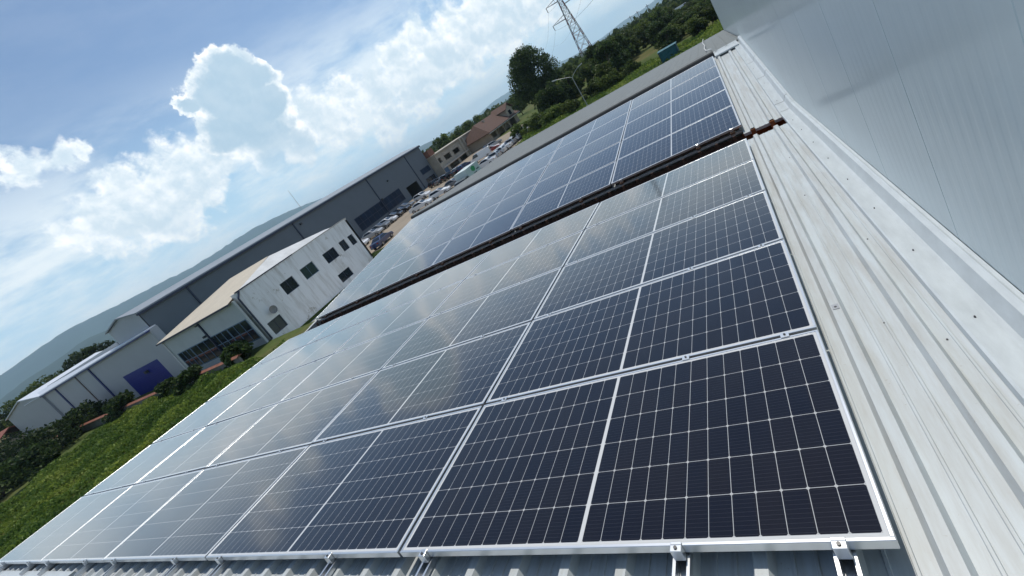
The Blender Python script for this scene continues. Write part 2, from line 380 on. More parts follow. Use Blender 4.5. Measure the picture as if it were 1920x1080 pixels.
def make_cells():
    m = bpy.data.materials.new('solar_cells'); m.use_nodes = True
    n, l = m.node_tree.nodes, m.node_tree.links; p = n['Principled BSDF']

    def mth(op, a, b=None, c=None, clamp=False):
        q = n.new('ShaderNodeMath'); q.operation = op; q.use_clamp = clamp
        for i, v in enumerate((a, b, c)):
            if v is None: continue
            if isinstance(v, (int, float)): q.inputs[i].default_value = v
            else: l.new(v, q.inputs[i])
        return q.outputs[0]
    t = n.new('ShaderNodeTexCoord'); s = n.new('ShaderNodeSeparateXYZ'); l.new(t.outputs['Object'], s.inputs[0])
    X, Y = s.outputs[0], s.outputs[1]
    hx, hy = 1.060, 0.500                                    # half size of the field of cells
    cx, cy = (hx - 0.009) / 12, 2 * hy / 6
    ax = mth('SUBTRACT', mth('ABSOLUTE', X), 0.009)
    fx = mth('FRACT', mth('DIVIDE', ax, cx)); fy = mth('FRACT', mth('DIVIDE', mth('ADD', Y, hy), cy))
    dx = mth('MULTIPLY', mth('MINIMUM', fx, mth('SUBTRACT', 1.0, fx)), cx)
    dy = mth('MULTIPLY', mth('MINIMUM', fy, mth('SUBTRACT', 1.0, fy)), cy)
    line = mth('LESS_THAN', mth('MINIMUM', dx, dy), 0.00115)
    dia = mth('LESS_THAN', mth('ADD', dx, dy), 0.0078)
    mid = mth('LESS_THAN', ax, 0.0)
    out = mth('MAXIMUM', mth('GREATER_THAN', mth('ABSOLUTE', X), hx), mth('GREATER_THAN', mth('ABSOLUTE', Y), hy))
    white = mth('MAXIMUM', mth('MAXIMUM', line, dia), mth('MAXIMUM', mid, out))
    bb = mth('LESS_THAN', mth('ABSOLUTE', mth('SUBTRACT', mth('FRACT', mth('MULTIPLY', fy, 10.0)), 0.5)), 0.035)
    # each cell a slightly different silicon blue
    idx = n.new('ShaderNodeCombineXYZ')
    l.new(mth('FLOOR', mth('DIVIDE', X, cx)), idx.inputs[0]); l.new(mth('FLOOR', mth('DIVIDE', mth('ADD', Y, hy), cy)), idx.inputs[1])
    oi = n.new('ShaderNodeObjectInfo'); l.new(mth('MULTIPLY', oi.outputs['Random'], 91.0), idx.inputs[2])
    wn_ = n.new('ShaderNodeTexWhiteNoise'); l.new(idx.outputs[0], wn_.inputs['Vector'])
    cr = n.new('ShaderNodeValToRGB'); l.new(wn_.outputs['Value'], cr.inputs[0])
    cr.color_ramp.elements[0].color = (0.0016, 0.0017, 0.0050, 1); cr.color_ramp.elements[1].color = (0.0050, 0.0032, 0.0042, 1)
    pr = n.new('ShaderNodeMix'); pr.data_type = 'RGBA'; l.new(oi.outputs['Random'], pr.inputs[0]); pr.inputs[6].default_value = (0.9, 1.0, 1.5, 1); pr.inputs[7].default_value = (1.5, 1.25, 1.1, 1)
    mu = n.new('ShaderNodeMix'); mu.data_type = 'RGBA'; mu.blend_type = 'MULTIPLY'; mu.inputs[0].default_value = 1; l.new(cr.outputs[0], mu.inputs[6]); l.new(pr.outputs[2], mu.inputs[7])
    m1 = n.new('ShaderNodeMix'); m1.data_type = 'RGBA'; l.new(mth('MULTIPLY', bb, 0.75), m1.inputs[0]); l.new(mu.outputs[2], m1.inputs[6]); m1.inputs[7].default_value = (0.034, 0.034, 0.040, 1)
    m2 = n.new('ShaderNodeMix'); m2.data_type = 'RGBA'; l.new(mth('MULTIPLY', white, mth('ADD', mth('MULTIPLY', mth('MAXIMUM', mid, out), 0.25), 0.75)), m2.inputs[0]); l.new(m1.outputs[2], m2.inputs[6]); m2.inputs[7].default_value = (0.56, 0.57, 0.58, 1)
    # thin dust on the glass
    dn = n.new('ShaderNodeTexNoise'); dn.inputs['Scale'].default_value = 3.5; dn.inputs['Detail'].default_value = 6; l.new(t.outputs['Object'], dn.inputs['Vector'])
    dr = n.new('ShaderNodeMapRange'); dr.inputs[1].default_value = 0.35; dr.inputs[2].default_value = 0.75; dr.inputs[3].default_value = 0.0; dr.inputs[4].default_value = 0.006; l.new(dn.outputs[0], dr.inputs[0])
    m3 = n.new('ShaderNodeMix'); m3.data_type = 'RGBA'; l.new(dr.outputs[0], m3.inputs[0]); l.new(m2.outputs[2], m3.inputs[6]); m3.inputs[7].default_value = (0.45, 0.42, 0.38, 1)
    # a few dried droppings and specks
    sv = n.new('ShaderNodeTexVoronoi'); sv.inputs['Scale'].default_value = 4.0
    sa = n.new('ShaderNodeVectorMath'); sa.operation = 'ADD'; l.new(t.outputs['Object'], sa.inputs[0]); l.new(oi.outputs['Random'], sa.inputs[1]); l.new(sa.outputs[0], sv.inputs['Vector'])
    sc_ = n.new('ShaderNodeSeparateColor'); l.new(sv.outputs['Color'], sc_.inputs[0])
    spot = mth('MULTIPLY', mth('LESS_THAN', sv.outputs['Distance'], mth('MULTIPLY', sc_.outputs[1], 0.035)), mth('GREATER_THAN', sc_.outputs[0], 0.86))
    m4 = n.new('ShaderNodeMix'); m4.data_type = 'RGBA'; l.new(mth('MULTIPLY', spot, 0.55), m4.inputs[0]); l.new(m3.outputs[2], m4.inputs[6]); m4.inputs[7].default_value = (0.38, 0.37, 0.35, 1)
    l.new(m4.outputs[2], p.inputs['Base Color'])
    p.inputs['Roughness'].default_value = 0.09; p.inputs['IOR'].default_value = 1.28; p.inputs['Coat Weight'].default_value = 1.0; p.inputs['Coat IOR'].default_value = 1.33; p.inputs['Coat Roughness'].default_value = 0.10
    wv = n.new('ShaderNodeTexNoise'); wv.inputs['Scale'].default_value = 2.3; l.new(t.outputs['Object'], wv.inputs['Vector'])
    bp = n.new('ShaderNodeBump'); bp.inputs['Strength'].default_value = 0.05; bp.inputs['Distance'].default_value = 0.02; l.new(wv.outputs[0], bp.inputs['Height']); l.new(bp.outputs[0], p.inputs['Normal'])
    return m


M_cells = make_cells()

# ------------------------------------------------------------------ setting: ground, yard, hills
def make_ground():
    m = bpy.data.materials.new('field_ground'); m.use_nodes = True
    n, l = m.node_tree.nodes, m.node_tree.links; p = n['Principled BSDF']; p.inputs['Roughness'].default_value = 0.95; p.inputs['Specular IOR Level'].default_value = 0.1
    g = n.new('ShaderNodeNewGeometry')
    a = n.new('ShaderNodeTexNoise'); a.inputs['Scale'].default_value = 0.035; a.inputs['Detail'].default_value = 8; l.new(g.outputs['Position'], a.inputs['Vector'])
    r = n.new('ShaderNodeValToRGB'); l.new(a.outputs[0], r.inputs[0]); e = r.color_ramp.elements
    e[0].position = 0.35; e[0].color = (0.045, 0.068, 0.018, 1); e[1].position = 0.66; e[1].color = (0.135, 0.098, 0.045, 1)
    x = r.color_ramp.elements.new(0.5); x.color = (0.075, 0.100, 0.028, 1)
    b = n.new('ShaderNodeTexNoise'); b.inputs['Scale'].default_value = 1.6; b.inputs['Detail'].default_value = 6; l.new(g.outputs['Position'], b.inputs['Vector'])
    mr = n.new('ShaderNodeMapRange'); mr.inputs[3].default_value = 0.5; mr.inputs[4].default_value = 1.5; l.new(b.outputs[0], mr.inputs[0])
    h = n.new('ShaderNodeVectorMath'); h.operation = 'SCALE'; l.new(r.outputs[0], h.inputs[0]); l.new(mr.outputs[0], h.inputs['Scale']); l.new(h.outputs[0], p.inputs['Base Color'])
    return m


xs = [-12500, -4000, -1200, -400, -150, -80, -49.0, -48.6, -30, -12.2, -10.2, 40, 150, 400, 1200, 4000, 12500]
ys = [-12500, -4000, -1200, -400, -150, -40, 0, 25.4, 26.2, 43.0, 43.9, 70, 110, 150, 400, 1200, 4000, 12500]
mb = MB()
mb.add([(x, y, G - (1.4 if -48.8 < x < -12 and 26 < y < 43.5 else 0)) for y in ys for x in xs], [(j * len(xs) + i, j * len(xs) + i + 1, (j + 1) * len(xs) + i + 1, (j + 1) * len(xs) + i) for j in range(len(ys) - 1) for i in range(len(xs) - 1)])
tag(mb.build('ground', make_ground()), kind='structure')
M_yard = mat('packed_yard', (0.27, 0.225, 0.17), 0.9, 0, 0.25, 0.25, coord='Object', bump=0.2, bscale=2)
mb = MB(); mb.quad((-72.5, 44, G + .02), (-30, 44, G + .02), (-35.5, 66, G + .02), (-36, 95, G + .02), (-45, 118, G + .02), (-72.5, 118, G + .02))
tag(mb.build('yard', M_yard), kind='structure')

mb = MB(); mb.quad((-48.55, 28.3, G - 1.38), (-12.3, 28.3, G - 1.38), (-12.3, 42.9, G - 1.38), (-48.55, 42.9, G - 1.38))  # added pale sheet, out of view, bounces sunlight onto the white facade
tag(mb.build('bounce_sheet', mat('bounce_sheet_pale', (.42, .41, .38), .9, 0, .2, .4)), kind='structure')


def hill_range(name, r0, r1, prof, seed, m):
    """a ridge of terrain between radii r0 and r1 whose crest follows prof(azimuth) in metres"""
    rg = np.random.default_rng(seed); azs = np.arange(prof[0][0], prof[-1][0] + .1, 0.5); rr = np.linspace(r0, r1, 13)
    H = np.interp(azs, [p[0] for p in prof], [p[1] for p in prof])
    wob = sum(rg.normal() * np.sin(azs * f + rg.uniform(0, 6)) / f for f in (0.35, .8, 1.4)) * 6
    mb = MB(); nv = len(rr)
    vs = []
    for a, h, w in zip(azs, H, wob):
        for k, r in enumerate(rr):
            s = math.sin(math.pi * min(1, max(0, k / (nv - 1))))
            hh = (h + w * min(1, h / 60)) * s ** 1.3 * (1 + 0.012 * rg.normal() * (0 < k < nv - 1))
            vs.append((r * math.sin(R(a)), r * math.cos(R(a)), G - 2 + max(0, hh)))
    fs = [(i * nv + k, i * nv + k + 1, (i + 1) * nv + k + 1, (i + 1) * nv + k) for i in range(len(azs) - 1) for k in range(nv - 1)]
    mb.add(vs, fs)
    return tag(mb.build(name, m, smooth=True), kind='structure')


M_hill = mat('wooded_hill', (0.030, 0.048, 0.040), 0.95, 0, 0.4, 0.004, spec=0.1)
hill_range('hills', 5200, 8600, [(-112, 160), (-95, 300), (-78, 372), (-73, 378), (-69, 350), (-65, 358), (-60, 345), (-56, 315), (-50, 235), (-43, 130), (-36, 70), (-28, 0)], 3, M_hill)
hill_range('foothills', 3200, 4800, [(-110, 60), (-90, 120), (-79, 105), (-72, 120), (-66, 80), (-58, 60), (-50, 25), (-44, 0)], 5, M_hill)
hill_range('distant_hills', 9000, 11800, [(-45, 30), (-36, 120), (-28, 95), (-20, 120), (-15, 80), (-8, 75), (0, 100), (10, 60), (40, 40), (70, 90)], 8, M_hill)

# ------------------------------------------------------------------ own building with the panels
wb = empty('workshop_building', (EAVE / 2, 8.0, G), 'low workshop under ribbed white metal roof slopes carrying solar panels', 'building')
PITCH, RIB0 = 0.26, 0.10


def rib_profile(u0, u1):
    pts = [(u0, 0)]; k = math.ceil((u0 + .03 - RIB0) / PITCH)
    while RIB0 + PITCH * k < u1 - .03:
        c = RIB0 + PITCH * k
        pts += [(c - .040, 0), (c - .022, .036), (c + .022, .036), (c + .040, 0)]
        for q in (.095, .165):
            if c + q + .012 < u1: pts += [(c + q - .007, 0), (c + q - .0045, .005), (c + q + .0045, .005), (c + q + .007, 0)]
        k += 1
    pts.append((u1, 0)); return pts


near_end = 5.66
mb = MB(); mb.sheet(rib_profile(EAVE, 0.505), lambda p, t: (p[0], t, HR + p[1]), -0.20, near_end, 4)
mb.sheet([(EAVE, -.002), (0.505, -.002)], lambda p, t: (p[0], t, HR - .04 + p[1]), -0.20, near_end)
mb.quad((EAVE, near_end, HR), (0.505, near_end, HR), (0.505, near_end, HR - .04), (EAVE, near_end, HR - .04))
mb.quad((EAVE, -.2, HR), (EAVE, near_end, HR), (EAVE, near_end, HR - .04), (EAVE, -.2, HR - .04))
roof_near = mb.build('roof', M_roof, wb, BM)
mb = MB(); mb.sheet(rib_profile(EAVE, -0.03), lambda p, t: (p[0], t, HR + p[1]), 0.10, 5.80, 4); mb.sheet(rib_profile(-0.03, 0.505), lambda p, t: (p[0], t, HR + p[1]), -0.10, 5.80, 4)
mb.sheet([(EAVE, 0), (0.505, 0)], lambda p, t: (p[0], t, HR - .042 + p[1]), 0.10, 5.80)
mb.quad((EAVE, .1, HR), (-.03, .1, HR), (-.03, .1, HR - .042), (EAVE, .1, HR - .042)); mb.quad((-.03, -.1, HR), (0.505, -.1, HR), (0.505, -.1, HR - .042), (-.03, -.1, HR - .042)); mb.quad((-.03, -.1, HR), (-.03, .1, HR), (-.03, .1, HR - .042), (-.03, -.1, HR - .042))
mb.quad((EAVE, .06, HR), (EAVE, 5.8, HR), (EAVE, 5.8, HR - .042), (EAVE, .06, HR - .042))
roof_far = mb.build('roof', M_roof, wb, FM)
# slope beyond the far ridge, falling away
RZ = -0.02
TMX = Matrix.Translation((0, 12.02, RZ - 0.085)) @ Matrix.Rotation(R(-3.75), 4, 'X')
mb = MB(); mb.sheet([(p0, h0 * .22) for p0, h0 in rib_profile(EAVE, 0.70)], lambda p, t: (p[0], t, p[1]), 0.0, 9.95, 4)
mb.sheet([(EAVE, 0), (0.70, 0)], lambda p, t: (p[0], t, -.06 + p[1]), 0.0, 9.95)
mb.quad((EAVE, 0, 0), (EAVE, 9.95, 0), (EAVE, 9.95, -.06), (EAVE, 0, -.06))
mb.quad((EAVE, 9.95, 0), (.7, 9.95, 0), (.7, 9.95, -.06), (EAVE, 9.95, -.06))
mb.build('roof', M_greyroof, wb, TMX)
# slope on this side of the near ridge, under the photographer
SMX = BM @ Matrix.Translation((0, -0.20, HR)) @ Matrix.Rotation(R(8.5), 4, 'X')
mb = MB(); mb.sheet(rib_profile(EAVE, 0.505), lambda p, t: (p[0], t, p[1] - .003), -7.5, 0.0, 4)
mb.build('roof', M_roof, wb, SMX)
# ridge caps
mb = MB()
mb.sheet([(-.42, -.020), (-.41, .034), (-.20, .050), (-.045, .036), (-.035, .012)], lambda p, t: (t, p[0], HR + p[1]), EAVE - .02, -7.4)
mb.build('ridge_cap', M_flash, wb, BM)
mb = MB()
mb.box(EAVE - .02, 0.02, 5.72, 5.96, HR + .036, HR + .140); mb.build('ridge_cap', M_greyroof, wb, FM)
mb = MB(); mb.box(EAVE - .02, 0.015, 5.665, 5.717, HR + .036, HR + .125); mb.build('shaded_closure', M_trimdark, wb, FM)  # closure whose dark colour stands for the shaded face under the cap
mb = MB()
mb.box(0.028, 0.60, 5.36, 5.42, HR + .040, HR + .075); mb.box(0.028, 0.60, 5.42, 5.94, HR + .055, HR + .073)
mb.build('ridge_cap', M_flash, wb, FM)
mb = MB(); mb.box(0.05, 0.50, 5.43, 5.60, HR + .036, HR + .053); mb.build('shaded_closure', M_trimdark, wb, FM)  # same dark stand-in for shade below the white cap
# eave trim on the long left edge
for fm, a, b in ((BM, -.2, near_end), (FM, -.10, 5.94)):
    mb = MB(); mb.box(EAVE - .022, EAVE - .004, a, b, HR - .16, HR + .012); mb.build('eave_trim', M_flash, wb, fm)
# rusty valley gutter
mb = MB(); gp = [(near_end - .10, -.05), (near_end - .04, -.30), (6.25, -.30), (6.40, -.06)]
mb.sheet(gp, lambda p, t: (t, p[0], HR + p[1]), EAVE, -0.06)
k = 0
while RIB0 - PITCH * k > EAVE:                                     # rusty closures standing under each rib
    c = RIB0 - PITCH * (k - 1)
    if c < 0: mb.box(c - .022, c + .022, near_end + .004, near_end + .04, HR - .12, HR + .022)
    if c < 0: mb.box(c - .022, c + .022, 6.09, 6.118, HR - .14, HR + .03)
    k += 1
mb.build('gutter', mat('shaded_brown_gutter', (0.075, 0.038, 0.024), 0.85, 0.0, 0.7, 5.0, bump=0.4), wb, BM)  # rust darkened below the panels, the shade there put into the colour
mb = MB(); mb.sheet(gp, lambda p, t: (t, p[0], HR + p[1]), -0.06, 0.56)
mb.quad((0.56, gp[0][0], HR - .05), (0.56, gp[1][0], HR - .30), (0.56, gp[2][0], HR - .30), (0.56, gp[3][0], HR - .06)); mb.build('gutter', M_rust, wb, BM)
for c in (RIB0, RIB0 + PITCH):
    for a_, b_, top_ in ((near_end + .004, near_end + .04, .026), (6.09, 6.118, .012)):
        mb = MB(); mb.box(c - .03, c + .03, a_, b_, HR - .14, HR + top_); mb.build('rib_closure', M_rust, wb, BM)
# walls of the workshop down to the ground
M_ownwall = mat('workshop_wall', (0.42, 0.43, 0.42), 0.6, 0, 0.15, 0.6)
mb = MB(); mb.wall((EAVE + .05, -7.4, 0), (0, 1, 0), (-1, 0, 0), 29.2, G, -1.05, .12)
mb.build('wall', M_ownwall, wb)
mb = MB(); mb.wall((EAVE + .05, 21.8, 0), (1, 0, 0), (0, 1, 0), 11.8, G, -1.05, .12); mb.build('wall', M_ownwall, wb)
mb = MB()
for ya, yb, za, zb, zc, zd in ((-7.4, -.2, -1.05, -1.05, -.62, -.17), (-.2, 5.9, -1.05, -1.05, -.17, -.62), (5.9, 12.0, -1.05, -1.05, -.62, -.22), (12.0, 21.8, -1.05, -1.05, -.22, -.86)):
    x = EAVE + .05
    mb.add([(x, ya, za), (x, yb, zb), (x, yb, zd), (x, ya, zc), (x + .1, ya, za), (x + .1, yb, zb), (x + .1, yb, zd), (x + .1, ya, zc)], [(0, 3, 2, 1), (4, 5, 6, 7), (3, 7, 6, 2)])
mb.build('gable_wall', M_ownwall, wb)

# panels -----------------------------------------------------------
def make_panel():
    root = empty('solar_panel', Matrix.Identity(4))
    L, H, d, lip = PW - .022, PH - .020, 0.035, 0.012
    mb = MB()
    mb.box(-L / 2, L / 2, -H / 2, -H / 2 + lip, -d, 0); mb.box(-L / 2, L / 2, H / 2 - lip, H / 2, -d, 0)
    mb.box(-L / 2, -L / 2 + lip, -H / 2 + lip, H / 2 - lip, -d, 0); mb.box(L / 2 - lip, L / 2, -H / 2 + lip, H / 2 - lip, -d, 0)
    fr = mb.build('frame', M_alu, root, local=True)
    bv = fr.modifiers.new('bevel', 'BEVEL'); bv.width = 0.0015; bv.segments = 1
    mb = MB(); mb.box(-L / 2 + lip, L / 2 - lip, -H / 2 + lip, H / 2 - lip, -.008, -.0025)
    mb.build('cell_sheet', M_cells, root, local=True)
    mb = MB(); mb.box(-.08, .08, -.06, .06, -.030, -.0085); mb.build('junction_box', M_black, root, local=True)
    return root


proto = make_panel(); first = True
for fm, where in ((BM, 'near'), (FM, 'far')):
    for j in range(5):
        for k in range(5):
            tilt = Matrix.Rotation(R(random.gauss(0, .16)), 4, 'X') @ Matrix.Rotation(R(random.gauss(0, .10)), 4, 'Y')
            wm = fm @ Matrix.Translation((-(k + .5) * PW, (j + .5) * PH, 0)) @ tilt
            if first: proto.matrix_local = wm; o = proto; first = False
            else: o = copy_tree(proto, None, wm)
            if where == 'near': lab = 'dark solar panel on near roof slope, %s row from front edge, %s from white wall' % (ORD[j], ORD[k])
            else: lab = 'dark solar panel beyond the rusty gutter, %s row from gutter, %s from white wall' % (ORD[j], ORD[k])
            tag(o, lab, 'solar panel', 'solar panels on the %s roof slope' % where)

CLAMPS = [-0.16, -0.68, -2.0, -2.8, -4.15, -4.91, -6.26, -7.07, -8.41, -9.21, -10.51]


def make_end_clamp():
    root = empty('end_clamp', Matrix.Identity(4))
    mb = MB(); mb.box(-.021, .021, -.026, -.001, -.040, .006); mb.box(-.021, .021, -.001, .011, .0015, .006)
    cb = mb.build('clamp_block', M_alu, root, local=True); b = cb.modifiers.new('bevel', 'BEVEL'); b.width = .002; b.segments = 2
    mb = MB(); mb.tube((0, -.013, .006), (0, -.013, .011), .0065, n=10); mb.build('bolt', M_bolt, root, local=True)
    mb = MB()
    mb.box(-.026, -.020, -.115, .13, HR + .035, -.043); mb.box(.020, .026, -.115, .13, HR + .035, -.043); mb.box(-.020, .020, -.115, .13, HR + .0345, HR + .038)
    mb.box(-.032, -.026, -.115, .13, -.047, -.043); mb.box(.026, .032, -.115, .13, -.047, -.043)
    mb.build('rail', M_alu, root, local=True)
    return root


def make_mid_clamp():
    root = empty('mid_clamp', Matrix.Identity(4))
    mb = MB(); mb.box(-.020, .020, -.019, .019, .001, .0045); mb.box(-.020, .020, -.009, .009, -.034, .001)
    mb.build('clamp_plate', M_alu, root, local=True)
    mb = MB(); mb.tube((0, 0, .0045), (0, 0, .010), .006, n=8); mb.build('bolt', M_bolt, root, local=True)
    return root


ec, mc = make_end_clamp(), make_mid_clamp()
mb = MB(); mb.box(-.03, .03, -.055, .06, HR + .037, -.043); ft_ = mb.build('foot', mat('brown_foot', (.12, .06, .035), .85, 0, .5, 9)); RUSTY_FOOT = ft_.data; bpy.data.objects.remove(ft_)
i1 = i2 = True
for fm, what in ((BM, 'aluminium end clamp on the front edge of near panels, %s from white wall'), (FM, 'end clamp on the far panels\' edge beside the rusty gutter, %s from white wall')):
    for i, u in enumerate(CLAMPS):
        wm = fm @ Matrix.Translation((u, .010, 0))
        if i1: ec.matrix_local = wm; o = ec; i1 = False
        else: o = copy_tree(ec, None, wm)
        if fm is FM:                                            # these sit on short rusty blocks over the gutter
            for ch in list(o.children):
                if ch.name.startswith('rail'):
                    ch.data = RUSTY_FOOT; ch.name = 'foot'
        tag(o, what % ORD[i], 'panel clamp', 'end clamps holding the panel edges')
for j in range(1, 5):
    for i, u in enumerate(CLAMPS):
        wm = BM @ Matrix.Translation((u, j * PH, 0))
        if i2: mc.matrix_local = wm; o = mc; i2 = False
        else: o = copy_tree(mc, None, wm)
        tag(o, 'small aluminium clamp between %s and %s near panel rows, %s from white wall' % (ORD[j - 1], ORD[j], ORD[i]), 'panel clamp', 'mid clamps between the panel rows')

# dark rail and cable run in the shade below the far panels
for k in range(5):
    mb = MB(); mb.box(-(k + 1) * PW + .06, -k * PW - .06, .055, .095, HR + .0345, -.045)
    tag(mb.build('mounting_rail', mat('brown_rail', (.07, .05, .04), .7, .2, .4, 6), None, FM), 'dark brown rail under the far panels along the gutter, %s from white wall' % ORD[k], 'mounting rail', 'rails under the far panels')
mb = MB()
pts = [(0.02, 11.92, 0.02), (-.05, 12.4, -.02), (-.12, 13.2, -.115), (-.16, 14.5, -.19), (-.14, 16.2, -.30), (-.2, 18.5, -.45), (-.17, 21.9, -.67)]
for a, b in zip(pts, pts[1:]): mb.tube(a, b, .012, n=6)
tag(mb.build('cable', mat('white_cable', (.7, .7, .7), .5)), 'thin white cable running down the grey roof slope beyond the panels', 'cable')

# ------------------------------------------------------------------ tall neighbour with the white panel wall
WX = 0.72
tb = empty('tall_hall', (WX + 8, 8, G), 'tall white panel wall of the hall beside the roof, base flashing screwed on', 'building')
def make_wallpaint():
    m = mat('white_panel_wall', (0.62, 0.69, 0.70), 0.42, 0, 0.05, 0.8, coat=0.32, coat_r=0.14, stretch=(1, 3, .3))
    return m


M_wall = make_wallpaint()
prof = []; y = -7.5; i = 0
while y < 21.95:
    w = 0.1
    if i % 10 == 0: prof += [(y, 0), (y + .003, .0025), (y + .006, .0025), (y + .009, 0)]
    else: prof += [(y, 0), (y + .012, .0004), (y + .045, .0004), (y + .057, 0)]
    y += w; i += 1
prof.append((21.96, 0))
mb = MB(); mb.sheet(prof, lambda p, t: (WX + p[1], p[0], t), -1.3, 7.5)
mb.build('wall', M_wall, tb)
mb = MB(); mb.wall((WX + .03, -7.5, 0), (0, 1, 0), (-1, 0, 0), 29.4, G, 7.5, .2); mb.wall((WX + .03, 21.93, 0), (1, 0, 0), (0, 1, 0), 18, G, 7.5, .2)
mb.build('wall_core', M_ownwall, tb)
mb = MB(); mb.box(WX - .006, WX + .12, 21.93, 21.99, G, 7.5); mb.build('corner_trim', M_flash, tb)
mb = MB(); mb.box(WX - .15, WX + 18.2, -7.6, 22.1, 7.5, 7.62); mb.build('parapet_cap', M_flash, tb)
# base flashing follows both slopes: fold, flat, turned-up lip
fp = [(.490, HR + .002), (.494, HR + .044), (.506, HR + .047), (.600, HR + .040), (.625, HR + .044), (.660, HR + .118), (.690, HR + .126), (.700, HR + .118), (.7165, HR + .120)]
for fm, a, b in ((BM, -7.0, 6.225), (FM, -.012, 5.95)):
    mb = MB(); mb.sheet(fp, lambda p, t: (p[0], t, p[1]), a if fm is FM else -.25, b, 3)
    if fm is BM: pass
    fl = mb.build('flashing', M_flash, tb, fm)
    ss = [.35, 1.0, 1.65, 2.3, 2.95, 3.6, 4.25, 4.9, 5.5] if fm is BM else [.5, 1.6, 2.8, 3.9, 5.0]
    for s_ in ss:
        mb = MB(); mb.tube((.555, s_, HR + .040), (.555, s_, HR + .048), .0042, n=8); mb.tube((.555, s_, HR + .048), (.555, s_, HR + .052), .003, n=6)
        mb.build('screw', M_bolt, fl, fm)
    for s_ in ([] if fm is BM else [0.35, 2.0, 3.3]):      # lap joints
        mb = MB(); mb.sheet(fp[1:-2], lambda p, t: (p[0], t, p[1] + .0025), s_, s_ + .012); mb.build('lap_joint', M_trimdark if fm is FM else M_steel, fl, fm)
# rib screws on the open roof pans
for (u, v, r_) in ((.10, 1.32, .007), (.245, 3.05, .005), (.26, 1.15, .004), (.43, .95, .004), (.42, 2.0, .004), (.30, 4.2, .004)):
    mb = MB(); z = HR + (.036 if abs(u - .10) < .01 else 0.0)
    mb.tube((u, v, z), (u, v, z + .005), r_, n=8); mb.build('screw', M_bolt, roof_near, BM)
mb = MB(); mb.box(.084, .116, 1.30, 1.345, HR + .0362, HR + .0395); mb.build('rib_joint', M_steel, roof_near, BM)

# ------------------------------------------------------------------ buildings beyond
M_grey = mat('grey_cladding', (0.135, 0.16, 0.185), 0.6, 0, 0.06, 0.3, spec=0.25)
M_palegrey = mat('pale_grey_cladding', (0.43, 0.44, 0.455), 0.5, 0, 0.06, 0.3)
M_metalroof = mat('pale_metal_roof', (0.24, 0.27, 0.30), 0.5, 0, 0.1, 0.4)
M_blue = mat('blue_trim', (0.02, 0.035, 0.16), 0.5, 0, 0.1, 2)
M_navy = mat('navy_trim', (0.025, 0.035, 0.07), 0.5, 0, 0.1, 2)
M_glass = mat('dark_window_glass', (0.012, 0.02, 0.032), 0.12, 0, 0.3, 0.8, spec=0.6)
M_blueglass = mat('blue_window_band', (0.008, 0.025, 0.06), 0.3, 0, 0.5, 0.35, spec=0.25)
M_gate = mat('blue_gate', (0.003, 0.016, 0.22), 0.45, 0, 0.08, 1.0)


def window(parent, o, ax, nrm, a0, a1, h0, h1, fr=.07, mull=1, fm=None, gm=None, depth=.03, trans=0):
    """framed window in a facade: frame a part, its pane a sub-part"""
    fm = fm or MATS['white_paint']; gm = gm or M_glass; mb = MB(); Z = (0, 0, 1)
    f = lambda a, c: mb.obox(o, ax, nrm, Z, a, (-.06, depth), c)
    f((a0, a1), (h0, h0 + fr)); f((a0, a1), (h1 - fr, h1)); f((a0, a0 + fr), (h0 + fr, h1 - fr)); f((a1 - fr, a1), (h0 + fr, h1 - fr))
    for i in range(mull):
        c = a0 + (a1 - a0) * (i + 1) / (mull + 1); mb.obox(o, ax, nrm, Z, (c - fr * .4, c + fr * .4), (-.05, depth - .006), (h0 + fr, h1 - fr))
    for i in range(trans):
        c = h0 + (h1 - h0) * (i + 1) / (trans + 1); mb.obox(o, ax, nrm, Z, (a0 + fr, a1 - fr), (-.045, depth - .012), (c - fr * .4, c + fr * .4))
    w = mb.build('window', fm, parent)
    mb = MB(); mb.obox(o, ax, nrm, Z, (a0 + fr * .5, a1 - fr * .5), (-.035, -.012 if depth < .06 else .0), (h0 + fr * .5, h1 - fr * .5)); mb.build('pane', gm, w)
    return w


M_white = mat('white_paint', (0.62, 0.62, 0.60), 0.6, 0, 0.1, 2)

# --- the long grey hall
HX, HY0, HY1, HE = -71.9, 27.7, 99.2, 9.95
gh = empty('grey_hall', (HX - 18, (HY0 + HY1) / 2, G), 'long dark grey industrial hall with navy window band and open doorway', 'building')
hw = [(56.6 - HX * 0, 0)]
doorY = (85.6, 90.6)
mb = MB(); mb.wall((HX, HY0, G), (0, 1, 0), (1, 0, 0), HY1 - HY0, 0, HE, .25, [(doorY[0] - HY0, doorY[1] - HY0, 0, 3.0), (66.4 - HY0, 83.4 - HY0, 0.95, 4.0), (94.0 - HY0, 98.4 - HY0, 3.1, 4.6), (94.0 - HY0, 98.4 - HY0, .3, 1.9)])
mb.build('wall', M_grey, gh)
mb = MB()                                                       # end wall with its low gable
xs = [HX, HX - 5.3, HX - 10.4]; mb.quad((HX, HY0, G), (HX, HY0, G + HE), (xs[1], HY0, G + HE + .8), (xs[2], HY0, G + HE + .0), (xs[2], HY0, G))
mb.build('gable_wall', M_palegrey, gh)
mb = MB(); mb.quad((HX, HY1, G), (xs[2], HY1, G), (xs[2], HY1, G + HE + .0), (xs[1], HY1, G + HE + .8), (HX, HY1, G + HE)); mb.build('gable_wall', M_grey, gh)
mb = MB(); mb.quad((xs[2], HY0, G), (xs[2], HY0, G + HE + .0), (xs[2], HY1, G + HE + .0), (xs[2], HY1, G)); mb.build('wall', M_grey, gh)
mb = MB(); e = .35
mb.prism([(HX + e, HE - .03), (xs[1], HE + .82), (xs[2] - e, HE + .0), (xs[2] - e, HE + .15), (xs[1], HE + 1.0), (HX + e, HE + .15)], lambda p, t: (p[0], t, G + p[1]), HY0 - .3, HY1 + .3)
mb.build('roof', M_metalroof, gh)
